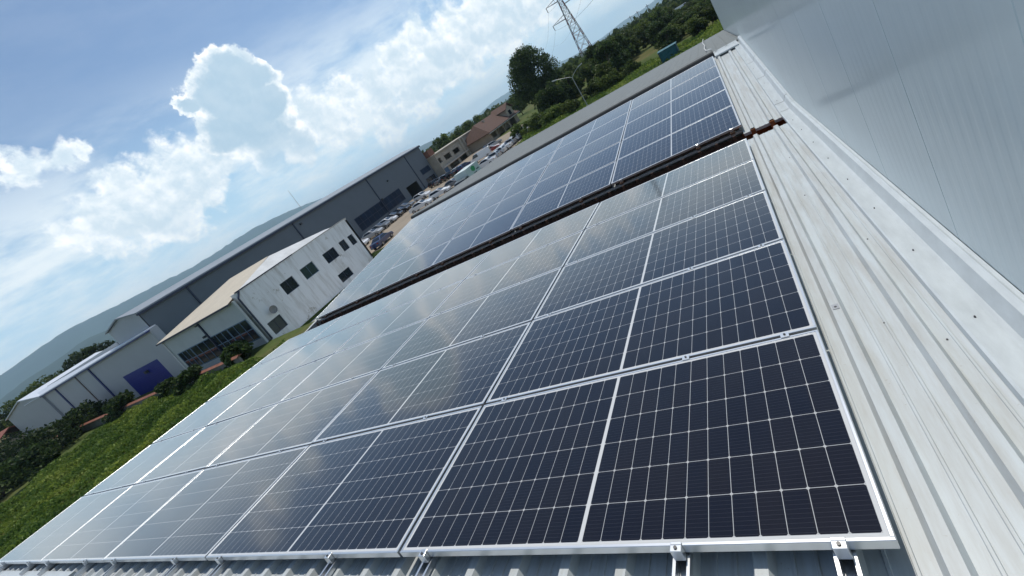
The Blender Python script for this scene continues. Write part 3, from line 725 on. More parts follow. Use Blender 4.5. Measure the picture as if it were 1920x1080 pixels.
mb = MB(); mb.box(HX + .02, HX + e + .06, HY0 - .32, HY1 + .32, G + HE - .32, G + HE - .035); mb.build('gutter', M_navy, gh)
for yy in (34.1, 54.2, 76.0, 91.8):
    mb = MB(); mb.box(HX + .003, HX + .14, yy - .1, yy + .1, G, G + HE - .33); mb.build('downpipe', M_navy, gh)
window(gh, (HX, HY0, G), (0, 1, 0), (1, 0, 0), 66.4 - HY0, 83.4 - HY0, .95, 4.0, .12, 9, M_navy, M_blueglass, .03, 1)
window(gh, (HX, HY0, G), (0, 1, 0), (1, 0, 0), 94.0 - HY0, 98.4 - HY0, 3.1, 4.6, .12, 2, M_navy, M_blueglass)
window(gh, (HX, HY0, G), (0, 1, 0), (1, 0, 0), 94.0 - HY0, 98.4 - HY0, .3, 1.9, .12, 2, M_navy, M_glass)
mb = MB(); mb.box(HX - 6, HX - .26, doorY[0] - 1, doorY[0] - .9, G, G + 3.4); mb.box(HX - 6, HX - .26, doorY[1] + .9, doorY[1] + 1, G, G + 3.4); mb.box(HX - 6.1, HX - 6, doorY[0] - 1, doorY[1] + 1, G, G + 3.4); mb.box(HX - 6, HX - .26, doorY[0] - .9, doorY[1] + .9, G + 3.4, G + 3.5)
mb.build('doorway_lining', M_trimdark, gh)
mb = MB(); mb.tube((HX - 10, 66, G + HE + 1.0), (HX - 10, 66, G + HE + 6.0), .05, .03, 6); tag(mb.build('antenna_mast', M_steel), 'thin antenna mast standing on the grey hall roof', 'antenna')
for yy, z_ in ((55.5, 8.6), (81.5, 6.6), (76.5, 3.9)):
    mb = MB(); mb.box(HX + .003, HX + .35, yy - .15, yy + .15, G + z_, G + z_ + .35); mb.build('wall_lamp', M_trimdark, gh)

# --- low pale building with the blue gate
LY, LE = 26.6, 7.42
lb = empty('blue_gate_building', (-90, LY + 6, G), 'pale grey low hall with a big royal blue gate and blue trim', 'building')
mb = MB(); mb.wall((-115.56, LY, G), (1, 0, 0), (0, -1, 0), 115.56 - 70.16, 0, LE, .2, [(29.5, 41.6, 0, 3.7)]); mb.build('wall', M_palegrey, lb)
mb = MB(); mb.obox((-115.56, LY, G), (1, 0, 0), (0, -1, 0), (0, 0, 1), (29.5, 41.6), (-.12, -.03), (0, 3.7))
for i in range(12): mb.obox((-115.56, LY, G), (1, 0, 0), (0, -1, 0), (0, 0, 1), (29.52, 41.58), (-.03, -.005), (.05 + i * .304, .05 + i * .304 + .275))
mb.build('gate', M_gate, lb)
mb = MB(); mb.box(-70.37, -70.16, LY + .01, LY + 1.05, G, G + LE); mb.build('wall', M_palegrey, lb)
mb = MB(); mb.box(-115.5, -82.6, LY + 1.10, LY + 1.2, G, G + LE + .9); mb.build('wall', M_palegrey, lb)
M_lowroof = mat('pale_blue_metal_roof', (0.62, 0.65, 0.70), 0.35, 0, 0.08, 0.5)
mb = MB(); mb.prism([(LY - .4, LE + .02), (LY + 1.0, LE + .82), (LY + 1.08, LE + .02), (LY + 1.09, LE + .2), (LY + 1.05, LE + .98), (LY - .4, LE + .17)], lambda p, t: (t, p[0], G + (p[1] if t < -100 or p[1] < LE + .5 else p[1] - .78)), -125.78, -70.47); mb.build('roof', M_lowroof, lb)
mb = MB(); mb.box(-115.87, -69.95, LY - .45, LY - .02, G + LE - .18, G + LE + .016); mb.build('gutter', M_blue, lb)
for x_, w_ in ((-109.13, .22), (-93.02, .22), (-115.87, .12)):
    mb = MB(); mb.box(x_ - w_, x_ + w_, LY - .14, LY - .003, G, G + LE - .185); mb.build('downpipe', M_blue, lb)
mb = MB(); mb.box(-99.28, -98.97, LY - .10, LY - .003, G, G + LE - .185); mb.build('downpipe', mat('brown_pipe', (.16, .12, .11), .6), lb)
# gable wing at the left end
mb = MB(); x0, x1, x2 = -139.36, -125.67, -115.58
mb.quad((x2, LY - .3, G), (x2, LY - .3, G + 7.5), (x1, LY - .3, G + 8.7), (x0, LY - .3, G + 7.0), (x0, LY - .3, G))
mb.quad((x2, LY - .3, G), (x2, LY + 12, G), (x2, LY + 12, G + 7.5), (x2, LY - .3, G + 7.5)); mb.quad((x0, LY - .3, G), (x0, LY - .3, G + 7.0), (x0, LY + 12, G + 7.0), (x0, LY + 12, G))
mb.build('gable_wall', mat('shaded_pale_cladding', (0.37, 0.385, 0.41), .5, 0, .05, .3), lb)  # darker copy of the pale cladding, shade put into its colour
mb = MB(); mb.prism([(x2 + .3, 7.47), (x1, 8.72), (x0 - .4, 6.95), (x0 - .4, 7.1), (x1, 8.9), (x2 + .3, 7.62)], lambda p, t: (p[0], t, G + p[1]), LY - .6, LY + 12.3); mb.build('roof', M_lowroof, lb)
mb = MB(); mb.box(-78.90, -78.27, LY - .35, LY - .005, G + 2.6, G + 3.0); mb.build('wall_lamp', M_trimdark, lb)

LY = 25.2
# --- annex with the beige roof and long window band
ab = empty('annex_building', (-57, LY + 6, G), 'single storey annex with beige roof and long blue framed window band', 'building')
AX0, AX1 = -65.9, -48.75
M_annex = mat('annex_wall', (0.50, 0.53, 0.52), 0.6, 0, 0.08, 0.7)
mb = MB(); mb.wall((AX0, LY - .05, G), (1, 0, 0), (0, -1, 0), AX1 - AX0, 0, 5.5, .25, [(.7, 16.9, 0.75, 3.3)]); mb.build('wall', M_annex, ab)
M_bluesteel = mat('blue_grey_frame', (0.10, 0.17, 0.24), 0.5)
for i, (a, b) in enumerate(((.7, 4.0), (4.0, 8.9), (8.9, 12.8), (12.8, 16.9))):
    window(ab, (AX0, LY - .05, G), (1, 0, 0), (0, -1, 0), a, b, .75, 3.3, .10, 2, M_bluesteel, M_glass, .03, 1)
mb = MB(); mb.box(-66.15, -65.85, LY - .16, LY - .06, G, G + 5.5); mb.build('corner_post', M_white, ab)
mb = MB(); mb.box(-56.9, -56.7, LY - .2, LY - .055, G, G + 5.3); mb.build('downpipe', M_navy, ab)
mb = MB(); mb.box(-57.6, -57.2, LY - .30, LY - .06, G + 3.5, G + 3.75); mb.build('wall_lamp', M_trimdark, ab)
mb = MB(); mb.box(-57.3, -56.9, LY - .30, LY - .06, G + 5.05, G + 5.2); mb.build('wall_lamp', M_trimdark, ab)
M_beige = mat('beige_roof', (0.53, 0.47, 0.37), 0.7, 0, 0.1, 0.5)
mb = MB(); A_ = (-66.5, LY - .5, G + 5.55); B_ = (-48.9, LY - .5, G + 5.55); C_ = (-53.0, 34.2, G + 7.35); D_ = (-62.5, 34.2, G + 7.45)
mb.quad(A_, B_, C_, D_); up = Vector((0, 0, -.15)); mb.quad(*[Vector(p) + up for p in (D_, C_, B_, A_)]); mb.quad(A_, Vector(A_) + up, Vector(B_) + up, B_); mb.quad(D_, Vector(D_) + up, Vector(A_) + up, A_)
mb.build('roof', M_beige, ab)
mb = MB(); mb.box(-66.5, -48.8, LY - .58, LY - .505, G + 5.36, G + 5.54); mb.build('gutter', M_navy, ab)
mb = MB(); mb.box(-66.0, -65.8, LY, 34, G, G + 5.4); mb.build('wall', M_annex, ab)

# --- shabby white two storey building
def make_shabby():
    m = bpy.data.materials.new('weathered_white_render'); m.use_nodes = True; MATS['shabby'] = m
    n, l = m.node_tree.nodes, m.node_tree.links; p = n['Principled BSDF']; p.inputs['Roughness'].default_value = .85
    t = n.new('ShaderNodeTexCoord')
    mp = n.new('ShaderNodeMapping'); mp.inputs['Scale'].default_value = (1, 1.6, .22); l.new(t.outputs['Object'], mp.inputs[0])
    a = n.new('ShaderNodeTexNoise'); a.inputs['Scale'].default_value = 1.1; a.inputs['Detail'].default_value = 8; a.inputs['Roughness'].default_value = .7; l.new(mp.outputs[0], a.inputs['Vector'])
    b = n.new('ShaderNodeTexNoise'); b.inputs['Scale'].default_value = .33; b.inputs['Detail'].default_value = 9; b.inputs['Roughness'].default_value = .75; l.new(t.outputs['Object'], b.inputs['Vector'])
    ra = n.new('ShaderNodeMapRange'); ra.inputs[1].default_value = .48; ra.inputs[2].default_value = .75; l.new(a.outputs[0], ra.inputs[0])
    rb = n.new('ShaderNodeMapRange'); rb.inputs[1].default_value = .60; rb.inputs[2].default_value = .64; l.new(b.outputs[0], rb.inputs[0])
    m1 = n.new('ShaderNodeMix'); m1.data_type = 'RGBA'; m1.inputs[6].default_value = (.80, .80, .79, 1); m1.inputs[7].default_value = (.52, .50, .46, 1); l.new(ra.outputs[0], m1.inputs[0])
    m2 = n.new('ShaderNodeMix'); m2.data_type = 'RGBA'; m2.inputs[7].default_value = (.46, .43, .38, 1); l.new(m1.outputs[2], m2.inputs[6]); l.new(rb.outputs[0], m2.inputs[0])
    l.new(m2.outputs[2], p.inputs['Base Color'])
    return m


M_shabby = make_shabby()
WHX, WY0, WY1, WH = -48.7, 25.75, 43.6, 6.05
sb = empty('white_building', (WHX - 4, 34, G), 'shabby white two storey building with stained render and dark windows', 'building')
wins = [(30.2, 32.1, 2.62, 4.1), (33.3, 35.4, 2.62, 4.1), (37.05, 39.2, 2.55, 3.95), (40.15, 41.3, 2.55, 3.95), (41.9, 42.9, 2.5, 3.9), (26.35, 28.1, .04, 1.55), (37.0, 39.2, -.45, .72)]
mb = MB(); mb.wall((WHX, WY0, G), (0, 1, 0), (1, 0, 0), WY1 - WY0, -1.7, WH, .3, [(a - WY0, b - WY0, c, d_) for a, b, c, d_ in wins]); mb.build('wall', M_shabby, sb)
mb = MB(); mb.wall((WHX - 9, WY1, G), (1, 0, 0), (0, 1, 0), 9, -.3, WH - .2, .3); mb.build('wall', M_shabby, sb)
mb = MB(); mb.wall((WHX - .3, WY0, G), (-1, 0, 0), (0, -1, 0), .5, -.3, WH, .2); mb.box(WHX - 9, WHX - 8.8, WY0 + 8.5, WY1 - .3, G, G + 5.5); mb.build('wall', M_shabby, sb)
M_green = mat('green_grey_glass', (0.02, 0.045, 0.045), .2, 0, .3, 1)
for i, (a, b, c, d_) in enumerate(wins):
    window(sb, (WHX - .14, WY0, G), (0, 1, 0), (1, 0, 0), a - WY0, b - WY0, c, d_, .06, 1, M_navy if i not in (1,) else M_bluesteel, M_green if i in (1, 5) else M_glass, .02)
M_paleroof = mat('pale_worn_roof', (0.50, 0.52, 0.53), .55, 0, .2, .6)
mb = MB(); a = (WHX - .32, WY0 + .1, G + 5.95); b = (WHX - .32, WY1 - .3, G + 5.6); c = (-53.0, WY1 - .3, G + 6.2); d_ = (-53.0, 34.25, G + 7.3)
mb.quad(a, b, c, d_); mb.quad(d_, c, (-57.7, WY1 - .3, G + 5.5), (-57.7, 34.25, G + 5.6)); mb.quad(a, d_, (-57.7, 34.25, G + 5.6)); mb.build('roof', M_paleroof, sb)
mb = MB(); mb.box(WHX - .38, WHX + .06, WY0 + 8.0, WY1 + .04, G + WH + .003, G + WH + .09); mb.build('coping', mat('worn_coping', (.42, .41, .38), .8, 0, .3, 1), sb)
mb = MB(); mb.box(WHX + .003, WHX + .10, WY0 + .05, WY0 + 8.0, G + WH - .02, G + WH + .10); mb.build('gutter', M_navy, sb)
mb = MB(); mb.tube((WHX + .12, WY0 - .02, G), (WHX + .12, WY0 - .02, G + 5.4), .09, n=8); mb.tube((WHX + .12, WY0 - .02, G + 5.4), (WHX + .06, WY0 + .5, G + 6.0), .09, n=8); mb.build('downpipe', M_navy, sb)
dish = empty('satellite_dish', (WHX + .3, 27.6, G + 2.4), 'grey satellite dish fixed on the stained white wall', 'satellite dish')
mb = MB(); nn = 14
for k in range(3):
    pass
rings = [(0, 0.0), (.2, .02), (.36, .07), (.46, .13)]
mb.add([(r_z + .05, r_ * math.cos(2 * math.pi * i / nn), r_ * math.sin(2 * math.pi * i / nn)) for r_, r_z in rings for i in range(nn)], [(k * nn + i, k * nn + (i + 1) % nn, (k + 1) * nn + (i + 1) % nn, (k + 1) * nn + i) for k in range(3) for i in range(nn)])
mb.build('reflector', mat('dish_grey', (.22, .22, .22), .6), dish, local=True, smooth=True)
mb = MB(); mb.tube((.05, 0, 0), (-.3, 0, -.15), .025); mb.tube((.12, 0, -.4), (.55, 0, 0), .015); mb.build('arm', M_steel, dish, local=True)

# --- perimeter wall with terracotta coping in front of the low buildings
pw_ = empty('perimeter_wall', (-80, 21.6, G), 'low grey block wall with reddish tile coping beside the weeds', 'wall')
mb = MB(); mb.box(-116, -47.5, 21.5, 21.7, G - .2, G + 1.0); mb.build('block_wall', mat('grey_blocks', (.22, .21, .19), .9, 0, .3, .8), pw_)
mb = MB(); mb.prism([(21.3, 1.003), (21.6, 1.18), (21.9, 1.003)], lambda p, t: (t, p[0], G + p[1]), -116.2, -47.3); mb.build('coping', mat('terracotta', (.26, .10, .06), .85, 0, .35, 1.2), pw_)

# --- unfinished concrete building
CX, CY0, CY1 = -69.5, 99.6, 130.2
KS = 1.139                                                      # drawn 1.139 times farther off than first measured
sy = lambda y: CW.y + (y - CW.y) * KS
sh_ = lambda h: max(0.0, 8.0 - (8.0 - h) * KS)
M_conc = mat('raw_concrete', (0.40, 0.365, 0.30), .85, 0, .22, .5)
cb = empty('concrete_building', (CX - 5, (CY0 + CY1) / 2, G), 'unfinished beige concrete building with empty window openings', 'building')
holes = [(86.9, 89.0, 3.75, 4.95), (90.6, 93.7, 3.5, 4.75), (95.1, 98.4, 3.45, 4.65), (102.8, 108.4, 2.1, 4.6), (109.2, 113.4, 2.1, 4.3), (87.4, 89.6, 0, 2.25), (90.6, 95.4, 0, 2.2), (96.2, 101.0, 0, 2.2), (103.2, 108.2, 0, 1.75), (109.0, 113.2, 0, 1.75)]
holes = [(max(sy(a), CY0 + .4), sy(b), sh_(c), sh_(d_)) for a, b, c, d_ in holes]
CH = sh_(6.0)
mb = MB(); mb.wall((CX, CY0, G), (0, 1, 0), (1, 0, 0), CY1 - CY0, 0, CH, .3, [(a - CY0, b - CY0, c, d_) for a, b, c, d_ in holes]); mb.build('wall', M_conc, cb)
for b_ in ((CX - 10, CX - 9.7, CY0, CY1), (CX - 9.7, CX - .3, CY0, CY0 + .3), (CX - 9.7, CX - .3, CY1 - .3, CY1), (CX - 4, CX - 3.8, CY0 + .3, CY1 - .3)):
    mb = MB(); mb.box(*b_, G, G + CH); mb.build('wall', M_conc, cb)
mb = MB(); mb.box(CX - 10.2, CX + .35, CY0 - .3, CY1 + .3, G + CH + .005, G + CH + .3); mb.build('roof', M_conc, cb)
mb = MB(); mb.box(CX - 9.7, CX + .45, CY0 + .31, CY1 - .31, G + sh_(2.3), G + sh_(2.6)); mb.build('floor_slab', mat('pale_concrete', (.50, .47, .42), .85, 0, .2, .6), cb)
for yy in (sy(100.2), sy(101.8)):
    mb = MB(); mb.box(CX + .003, CX + .44, yy - .4, yy + .4, G, G + CH); mb.build('pillar', M_conc, cb)
mb = MB(); mb.box(CX - 4, CX - 1.6, CY0 + .6, CY0 + 3.2, G + CH + .3, G + CH + 2.1); mb.build('stair_head', mat('brick_red', (.22, .10, .07), .9, 0, .3, 1), cb)
mb = MB(); mb.box(CX - .24, CX - .1, holes[5][0], holes[5][1], G, G + holes[5][3]); mb.build('shutter', mat('blue_shutter', (.06, .14, .26), .5), cb)

# --- tiled house with arches
hs = empty('tiled_house', (-66, 129, G), 'beige house with brown tiled roof and arched porch behind the cars', 'house')
HXF, HA, HB = -61.2, 117.0, 141.5
M_plaster = mat('house_plaster', (.42, .35, .27), .85, 0, .15, .6); M_tile = mat('brown_tiles', (.095, .048, .032), .85, 0, .35, 1.5, stretch=(1, 4, 1))
mb = MB(); mb.wall((HXF, HA, G), (0, 1, 0), (1, 0, 0), HB - HA, 0, 2.75, .3, [(1, 4.6, .6, 2.2), (5.6, 10.2, 0, 2.3), (11.2, 15.0, 0, 2.3), (16.4, 21.5, 0, 2.2)]); mb.build('wall', M_plaster, hs)
for b_ in ((HXF - 10, HXF - 9.7, HA, HB), (HXF - 9.7, HXF - .3, HA, HA + .3), (HXF - 9.7, HXF - .3, HB - .3, HB), (HXF - 3.2, HXF - 3, HA + .3, HB - .3)):
    mb = MB(); mb.box(*b_, G, G + 2.75); mb.build('wall', M_plaster, hs)
for ya, yb in ((HA + 5.6, HA + 10.2), (HA + 11.2, HA + 15.0)):      # arch rings
    mb = MB(); c_ = (ya + yb) / 2; rr = (yb - ya) / 2; N = 10
    for i in range(N):
        t0, t1 = math.pi * i / N, math.pi * (i + 1) / N
        q = [(c_ + rr * 1.12 * math.cos(t0), .6 + rr * .9 * math.sin(t0)), (c_ + rr * 1.12 * math.cos(t1), .6 + rr * .9 * math.sin(t1)), (c_ + rr * .85 * math.cos(t1), .6 + rr * .68 * math.sin(t1)), (c_ + rr * .85 * math.cos(t0), .6 + rr * .68 * math.sin(t0))]
        mb.prism(q, lambda p, t: (t, p[0], G + p[1]), HXF + .003, HXF + .25)
    mb.build('arch', mat('arch_trim', (.30, .22, .15), .8, 0, .2, 1), hs)
mb = MB(); e0, e1, z0, z1 = HXF + 1.0, HXF - 10.8, G + 2.62, G + 6.55; xm = (e0 + e1) / 2
P_ = [(e0, HA - 1.2, z0), (e1, HA - 1.2, z0), (e1, HB + 1.2, z0), (e0, HB + 1.2, z0), (xm, HA + 3.2, z1), (xm, HB - 1.0, z1)]
P_ += [(x_, y_, z_ + .18) for x_, y_, z_ in P_]
mb.add(P_, [(6, 10, 7), (6, 9, 11, 10), (9, 8, 11), (7, 10, 11, 8), (0, 1, 4), (0, 4, 5, 3), (3, 5, 2), (1, 2, 5, 4), (0, 6, 7, 1), (1, 7, 8, 2), (2, 8, 9, 3), (3, 9, 6, 0)]); mb.build('roof', M_tile, hs)
mb = MB(); mb.box(HXF + .7, HXF + 1.04, HA - 1.2, HB + 1.2, G + 2.42, G + 2.60); mb.build('fascia', M_white, hs)
ya = HB - 7.2
mb = MB(); mb.prism([(ya, 2.9), (ya + 5.6, 2.9), (ya + 5.6, 5.5), (ya + 2.8, 7.0), (ya, 5.5)], lambda p, t: (t, p[0], G + p[1]), HXF - 5.4, HXF + .3); dm = mb.build('dormer', M_plaster, hs)
mb = MB(); mb.prism([(ya - .5, 5.4), (ya + 2.8, 7.15), (ya + 6.1, 5.4), (ya + 6.1, 5.6), (ya + 2.8, 7.38), (ya - .5, 5.6)], lambda p, t: (t, p[0], G + p[1]), HXF - 5.6, HXF + .9); mb.build('dormer_roof', M_tile, hs)
mb = MB(); mb.box(HXF + .303, HXF + .35, ya + 1.6, ya + 3.8, G + 3.4, G + 4.9); mb.build('window', M_glass, dm)
mb = MB(); mb.box(HXF - 4.4, HXF - 3.6, HA + 8.0, HA + 8.8, G + 4.6, G + 6.6); mb.build('chimney', M_plaster, hs)

# small red roofed shed at the far left
sh = empty('shed', (-150, 24, G), 'small shed with a red tiled roof left of the pale gable', 'shed')
mb = MB(); mb.box(-158, -142, 22, 30, G, G + 3.2); mb.build('wall', M_plaster, sh)
mb = MB(); mb.prism([(21.4, 3.15), (26, 5.4), (30.6, 3.15), (30.6, 3.35), (26, 5.6), (21.4, 3.35)], lambda p, t: (t, p[0], G + p[1]), -158.6, -141.4); mb.build('roof', mat('red_tiles', (.26, .085, .05), .85, 0, .3, 1.2), sh)

# teal container, white van far off
tcn = empty('teal_container', (-5.8, 76, G), 'blue green metal container on the grass beyond the roof', 'container')
M_teal = mat('teal_paint', (.012, .11, .135), .5, 0, .15, 1.5)
mb = MB(); pr_ = []
for i in range(14): pr_ += [(-7.2 + i * .2, 75.0), (-7.2 + i * .2 + .07, 74.95), (-7.2 + i * .2 + .12, 74.95), (-7.2 + i * .2 + .18, 75.0)]
pr_ += [(-4.4, 75.0), (-4.4, 77.6), (-7.2, 77.6)]
mb.prism(pr_, lambda p, t: (p[0], p[1], G + t), 0.1, 1.75); mb.build('body', M_teal, tcn)
mb = MB(); mb.box(-7.3, -4.3, 74.9, 77.7, G + 1.755, G + 1.85); mb.build('lid', M_teal, tcn)
mb = MB()
for x_ in (-7.2, -4.5): mb.box(x_, x_ + .1, 74.85, 74.945, G, G + 1.75)
mb.build('corner_post', M_navy, tcn)

# ------------------------------------------------------------------ vehicles
M_tyre = mat('tyre_rubber', (.015, .015, .016), .8); M_rim = mat('alloy_rim', (.4, .4, .42), .3, .8)
M_carglass = mat('car_glass', (.008, .01, .012), .06, spec=.7); M_lamp = mat('clear_lamp', (.6, .6, .6), .1)
M_tail = mat('red_lamp', (.3, .01, .01), .2)
CARP = {'hatchback': [(-1.98, .32), (-2.03, .70), (-1.95, 1.0), (-1.72, 1.40), (-1.30, 1.48), (-.10, 1.47), (.85, 1.0), (1.75, .86), (2.02, .66), (2.02, .32)],
        'saloon': [(-2.2, .32), (-2.25, .72), (-2.15, .98), (-1.55, 1.02), (-.95, 1.40), (-.45, 1.45), (.25, 1.42), (1.05, .98), (1.95, .84), (2.22, .64), (2.22, .32)],
        'van': [(-2.5, .35), (-2.55, 1.0), (-2.5, 1.85), (-2.3, 1.95), (1.0, 1.95), (1.35, 1.8), (1.95, 1.15), (2.45, 1.0), (2.55, .7), (2.55, .35)]}
GLZ = {'hatchback': (2, 3, 5, 6), 'saloon': (3, 4, 6, 7), 'van': (1, 2, 5, 6)}


def car_proto(kind, paint):
    P = CARP[kind]; belt = 1.0 if kind != 'van' else 1.15; top = max(p[1] for p in P)
    hw = .86 if kind != 'van' else .95
    yw = lambda z: hw if z <= belt else hw - (.20 if kind != 'van' else .10) * (z - belt) / (top - belt)
    root = empty('parked_car' if kind != 'van' else 'parked_van', Matrix.Identity(4))
    mb = MB(); n = len(P)
    vs = [(x, -yw(z), z) for x, z in P] + [(x, yw(z), z) for x, z in P]
    mb.add(vs, [(i, (i + 1) % n, n + (i + 1) % n, n + i) for i in range(n)] + [tuple(range(n))[::-1], tuple(range(n, 2 * n))])
    bd = mb.build('body', paint, root, local=True); b = bd.modifiers.new('bevel', 'BEVEL'); b.width = .05; b.segments = 2
    ra, rb, fa, fb = GLZ[kind]
    for nm, (i, j) in (('rear_window', (ra, rb)), ('windscreen', (fa, fb))):
        mb = MB(); (xa, za), (xb, zb) = P[i], P[j]; dx, dz = xb - xa, zb - za; ln = math.hypot(dx, dz); nx, nz = -dz / ln * .012, dx / ln * .012
        q = lambda t: (xa + dx * t + nx, za + dz * t + nz)
        (x0, z0), (x1, z1) = q(.1), q(.9)
        mb.quad((x0, -yw(za) + .1, z0), (x0, yw(za) - .1, z0), (x1, yw(zb) - .08, z1), (x1, -yw(zb) + .08, z1)); mb.build(nm, M_carglass, root, local=True)
    (xr, zr), (xf, zf) = P[ra], P[fb]; zt = top - .09; zb_ = belt + .03
    bx0 = xr + .25; bx1 = xf - .12; tx0 = P[rb][0] + .18 if kind != 'van' else -.2; tx1 = P[fa][0] - .02
    if kind == 'van': bx0, tx0 = .35, .4
    for s in (-1, 1):
        mb = MB(); e = .012; a, c = s * (yw(zb_) + e), s * (yw(zt) + e)
        f = [(bx0, a, zb_), (bx1, a, zb_), (tx1, c, zt), (tx0, c, zt)]
        mb.quad(*(f if s < 0 else f[::-1])); mb.build('side_window', M_carglass, root, local=True)
    wb_ = 1.28 if kind == 'hatchback' else 1.4 if kind == 'saloon' else 1.6
    for x_ in (-wb_, wb_):
        for s in (-1, 1):
            mb = MB(); mb.tube((x_, s * (hw - .18), .32), (x_, s * (hw + .02), .32), .32, n=16); w = mb.build('wheel', M_tyre, root, local=True)
            mb = MB(); mb.tube((x_, s * (hw + .02), .32), (x_, s * (hw + .03), .32), .20, n=12); mb.build('rim', M_rim, w, WM[root.name])
    for s in (-1, 1):
        fx = P[-2][0]; mb = MB(); mb.box(fx - .12, fx + .01, s * .62 - .16, s * .62 + .16, .58, .70); mb.build('headlight', M_lamp, root, local=True)
        rx = P[1][0]; mb = MB(); mb.box(rx - .012, rx + .10, s * .66 - .13, s * .66 + .13, .72, .86); mb.build('tail_light', M_tail, root, local=True)
    return root


PAINT = {'white': (.72, .73, .74), 'silver': (.42, .44, .46), 'grey': (.14, .15, .16), 'black': (.012, .012, .014), 'blue': (.02, .04, .12), 'red': (.25, .015, .015)}
protos = {}


def car(kind, colr, x, y, rot, label, group):
    wm = Matrix.Translation((x, y, G + .02)) @ Matrix.Rotation(R(rot), 4, 'Z')
    if (kind, colr) not in protos:
        p_ = car_proto(kind, mat('car_paint_' + colr, PAINT[colr], .3, .0, coat=1.0, coat_r=.03))
        protos[(kind, colr)] = p_; p_.matrix_local = wm; o = p_
    else: o = copy_tree(protos[(kind, colr)], None, wm)
    return tag(o, label, 'van' if kind == 'van' else 'car', group)


hall_row = [('hatchback', 'white', 53.2), ('saloon', 'silver', 57.4), ('hatchback', 'grey', 60.2), ('saloon', 'white', 62.8), ('hatchback', 'black', 65.4), ('saloon', 'black', 68.0), ('hatchback', 'grey', 70.4)]
for i, (kd, cl, yy) in enumerate(hall_row):
    car(kd, cl, -60.6 - i * .28, yy, 14 + random.uniform(-4, 4), '%s %s parked nose out before the grey hall, %s from white building' % (cl, kd, ORD[i]), 'cars parked along the grey hall')
car('hatchback', 'white', -59.2, 73.2, -8, 'white hatchback alone in the yard before the open hall doorway', 'cars in the yard')
car('saloon', 'white', -50.2, 60.2, 10, 'white saloon in the yard just above the roof edge, nearest one', 'cars in the yard')
car('hatchback', 'white', -47.4, 63.0, 12, 'white hatchback in the yard between the white saloon and grey saloon', 'cars in the yard')
car('saloon', 'grey', -46.0, 65.8, 10, 'grey saloon in the yard nearest the white billboard truck', 'cars in the yard')
car('saloon', 'blue', -48.6, 46.6, 100, 'dark blue car beside the white building corner at roof edge', 'cars in the yard')
for i, (kd, cl, x_, y_) in enumerate((('hatchback', 'black', -63.5, 85.6), ('saloon', 'grey', -60.8, 84.6), ('hatchback', 'black', -58.3, 84.2), ('saloon', 'black', -55.9, 84.6), ('hatchback', 'blue', -53.6, 84.4))):
    car(kd, cl, x_, y_, 75 + random.uniform(-8, 8), '%s %s parked below the concrete building, %s from the grey hall' % (cl, kd, ORD[i]), 'cars below the concrete building')
car('van', 'white', -48.6, 84.0, 200, 'white van parked behind the truck near a red car', 'vehicles behind the truck')
car('hatchback', 'red', -47.5, 88.0, 15, 'red hatchback parked right behind the white van', 'vehicles behind the truck')
car('saloon', 'black', -53.8, 99.0, 60, 'black saloon below the right end of concrete building', 'vehicles behind the truck')
car('hatchback', 'silver', -51.6, 98.2, 30, 'silver hatchback standing by itself before the tiled house', 'vehicles behind the truck')
row = ['white', 'silver', 'white', 'white', 'silver', 'white', 'silver', 'white', 'white', 'silver']
for i, cl in enumerate(row):
    car('hatchback' if i % 3 else 'saloon', cl, -39.8 + .08 * i, 68.6 + 2.65 * i, 182 + random.uniform(-3, 3), '%s car in the row beside the grass strip, %s from the billboard truck' % (cl, ORD[i]), 'row of cars beside the grass strip')
bus = car('van', 'white', -4.6, 236, 4, 'long white minibus standing far off among the bushes', 'distant vehicles')
bus.scale = (1.7, 1.35, 1.25); bus['category'] = 'minibus'

# box truck with green emblem
tr = empty('box_truck', Matrix.Translation((-33.9, 51.9, G - .08)) @ Matrix.Rotation(R(90), 4, 'Z'), 'white box truck with green leaf emblem above the roof edge', 'truck')
M_box = mat('truck_box_white', (.56, .64, .62), .4, 0, .05, 1)
mb = MB(); mb.box(-1.1, 2.7, -1.1, 1.1, .95, 3.2); mb.build('box', M_box, tr, local=True)
mb = MB(); mb.box(-1.1, 2.7, -.9, .9, .55, .945)
mb.build('chassis', M_trimdark, tr, local=True)
mb = MB(); mb.prism([(-1.100, .5), (-1.100, 2.3), (-1.500, 2.4), (-2.200, 2.3), (-2.650, 1.5), (-2.800, 1.2), (-2.800, .5)], lambda p, t: (p[0], t, p[1]), -1.0, 1.0); mb.build('cab', mat('truck_cab', (.10, .12, .13), .4), tr, local=True)
mb = MB(); mb.quad((-2.245, -.9, 2.25), (-2.670, -.9, 1.52), (-2.670, .9, 1.52), (-2.245, .9, 2.25)); mb.build('windscreen', M_carglass, tr, local=True)
mb = MB(); mb.quad((-1.400, -1.012, 2.2), (-2.150, -1.012, 2.2), (-2.500, -1.012, 1.5), (-1.400, -1.012, 1.5)); mb.build('side_window', M_carglass, tr, local=True)
for x_ in (-2.0, 1.7):
    for s in (-1, 1):
        mb = MB(); mb.tube((x_, s * .75, .45), (x_, s * 1.05, .45), .45, n=16); mb.build('wheel', M_tyre, tr, local=True)
M_emb = mat('emblem_green', (.02, .30, .10), .5)
mb = MB(); e = -1.108
leaf = [(x_ + .8, z_ + .08) for x_, z_ in ((-.10, 2.20), (-.62, 2.42), (-.55, 2.86), (.05, 3.0), (.55, 2.78), (.50, 2.40), (.20, 2.20))]
mb.add([(x_, e, z_) for x_, z_ in leaf] + [(x_, e + .007, z_) for x_, z_ in leaf], [tuple(range(7)), *[(i, (i + 1) % 7, 7 + (i + 1) % 7, 7 + i) for i in range(7)]])
mb.build('emblem', M_emb, tr, local=True)
mb = MB()
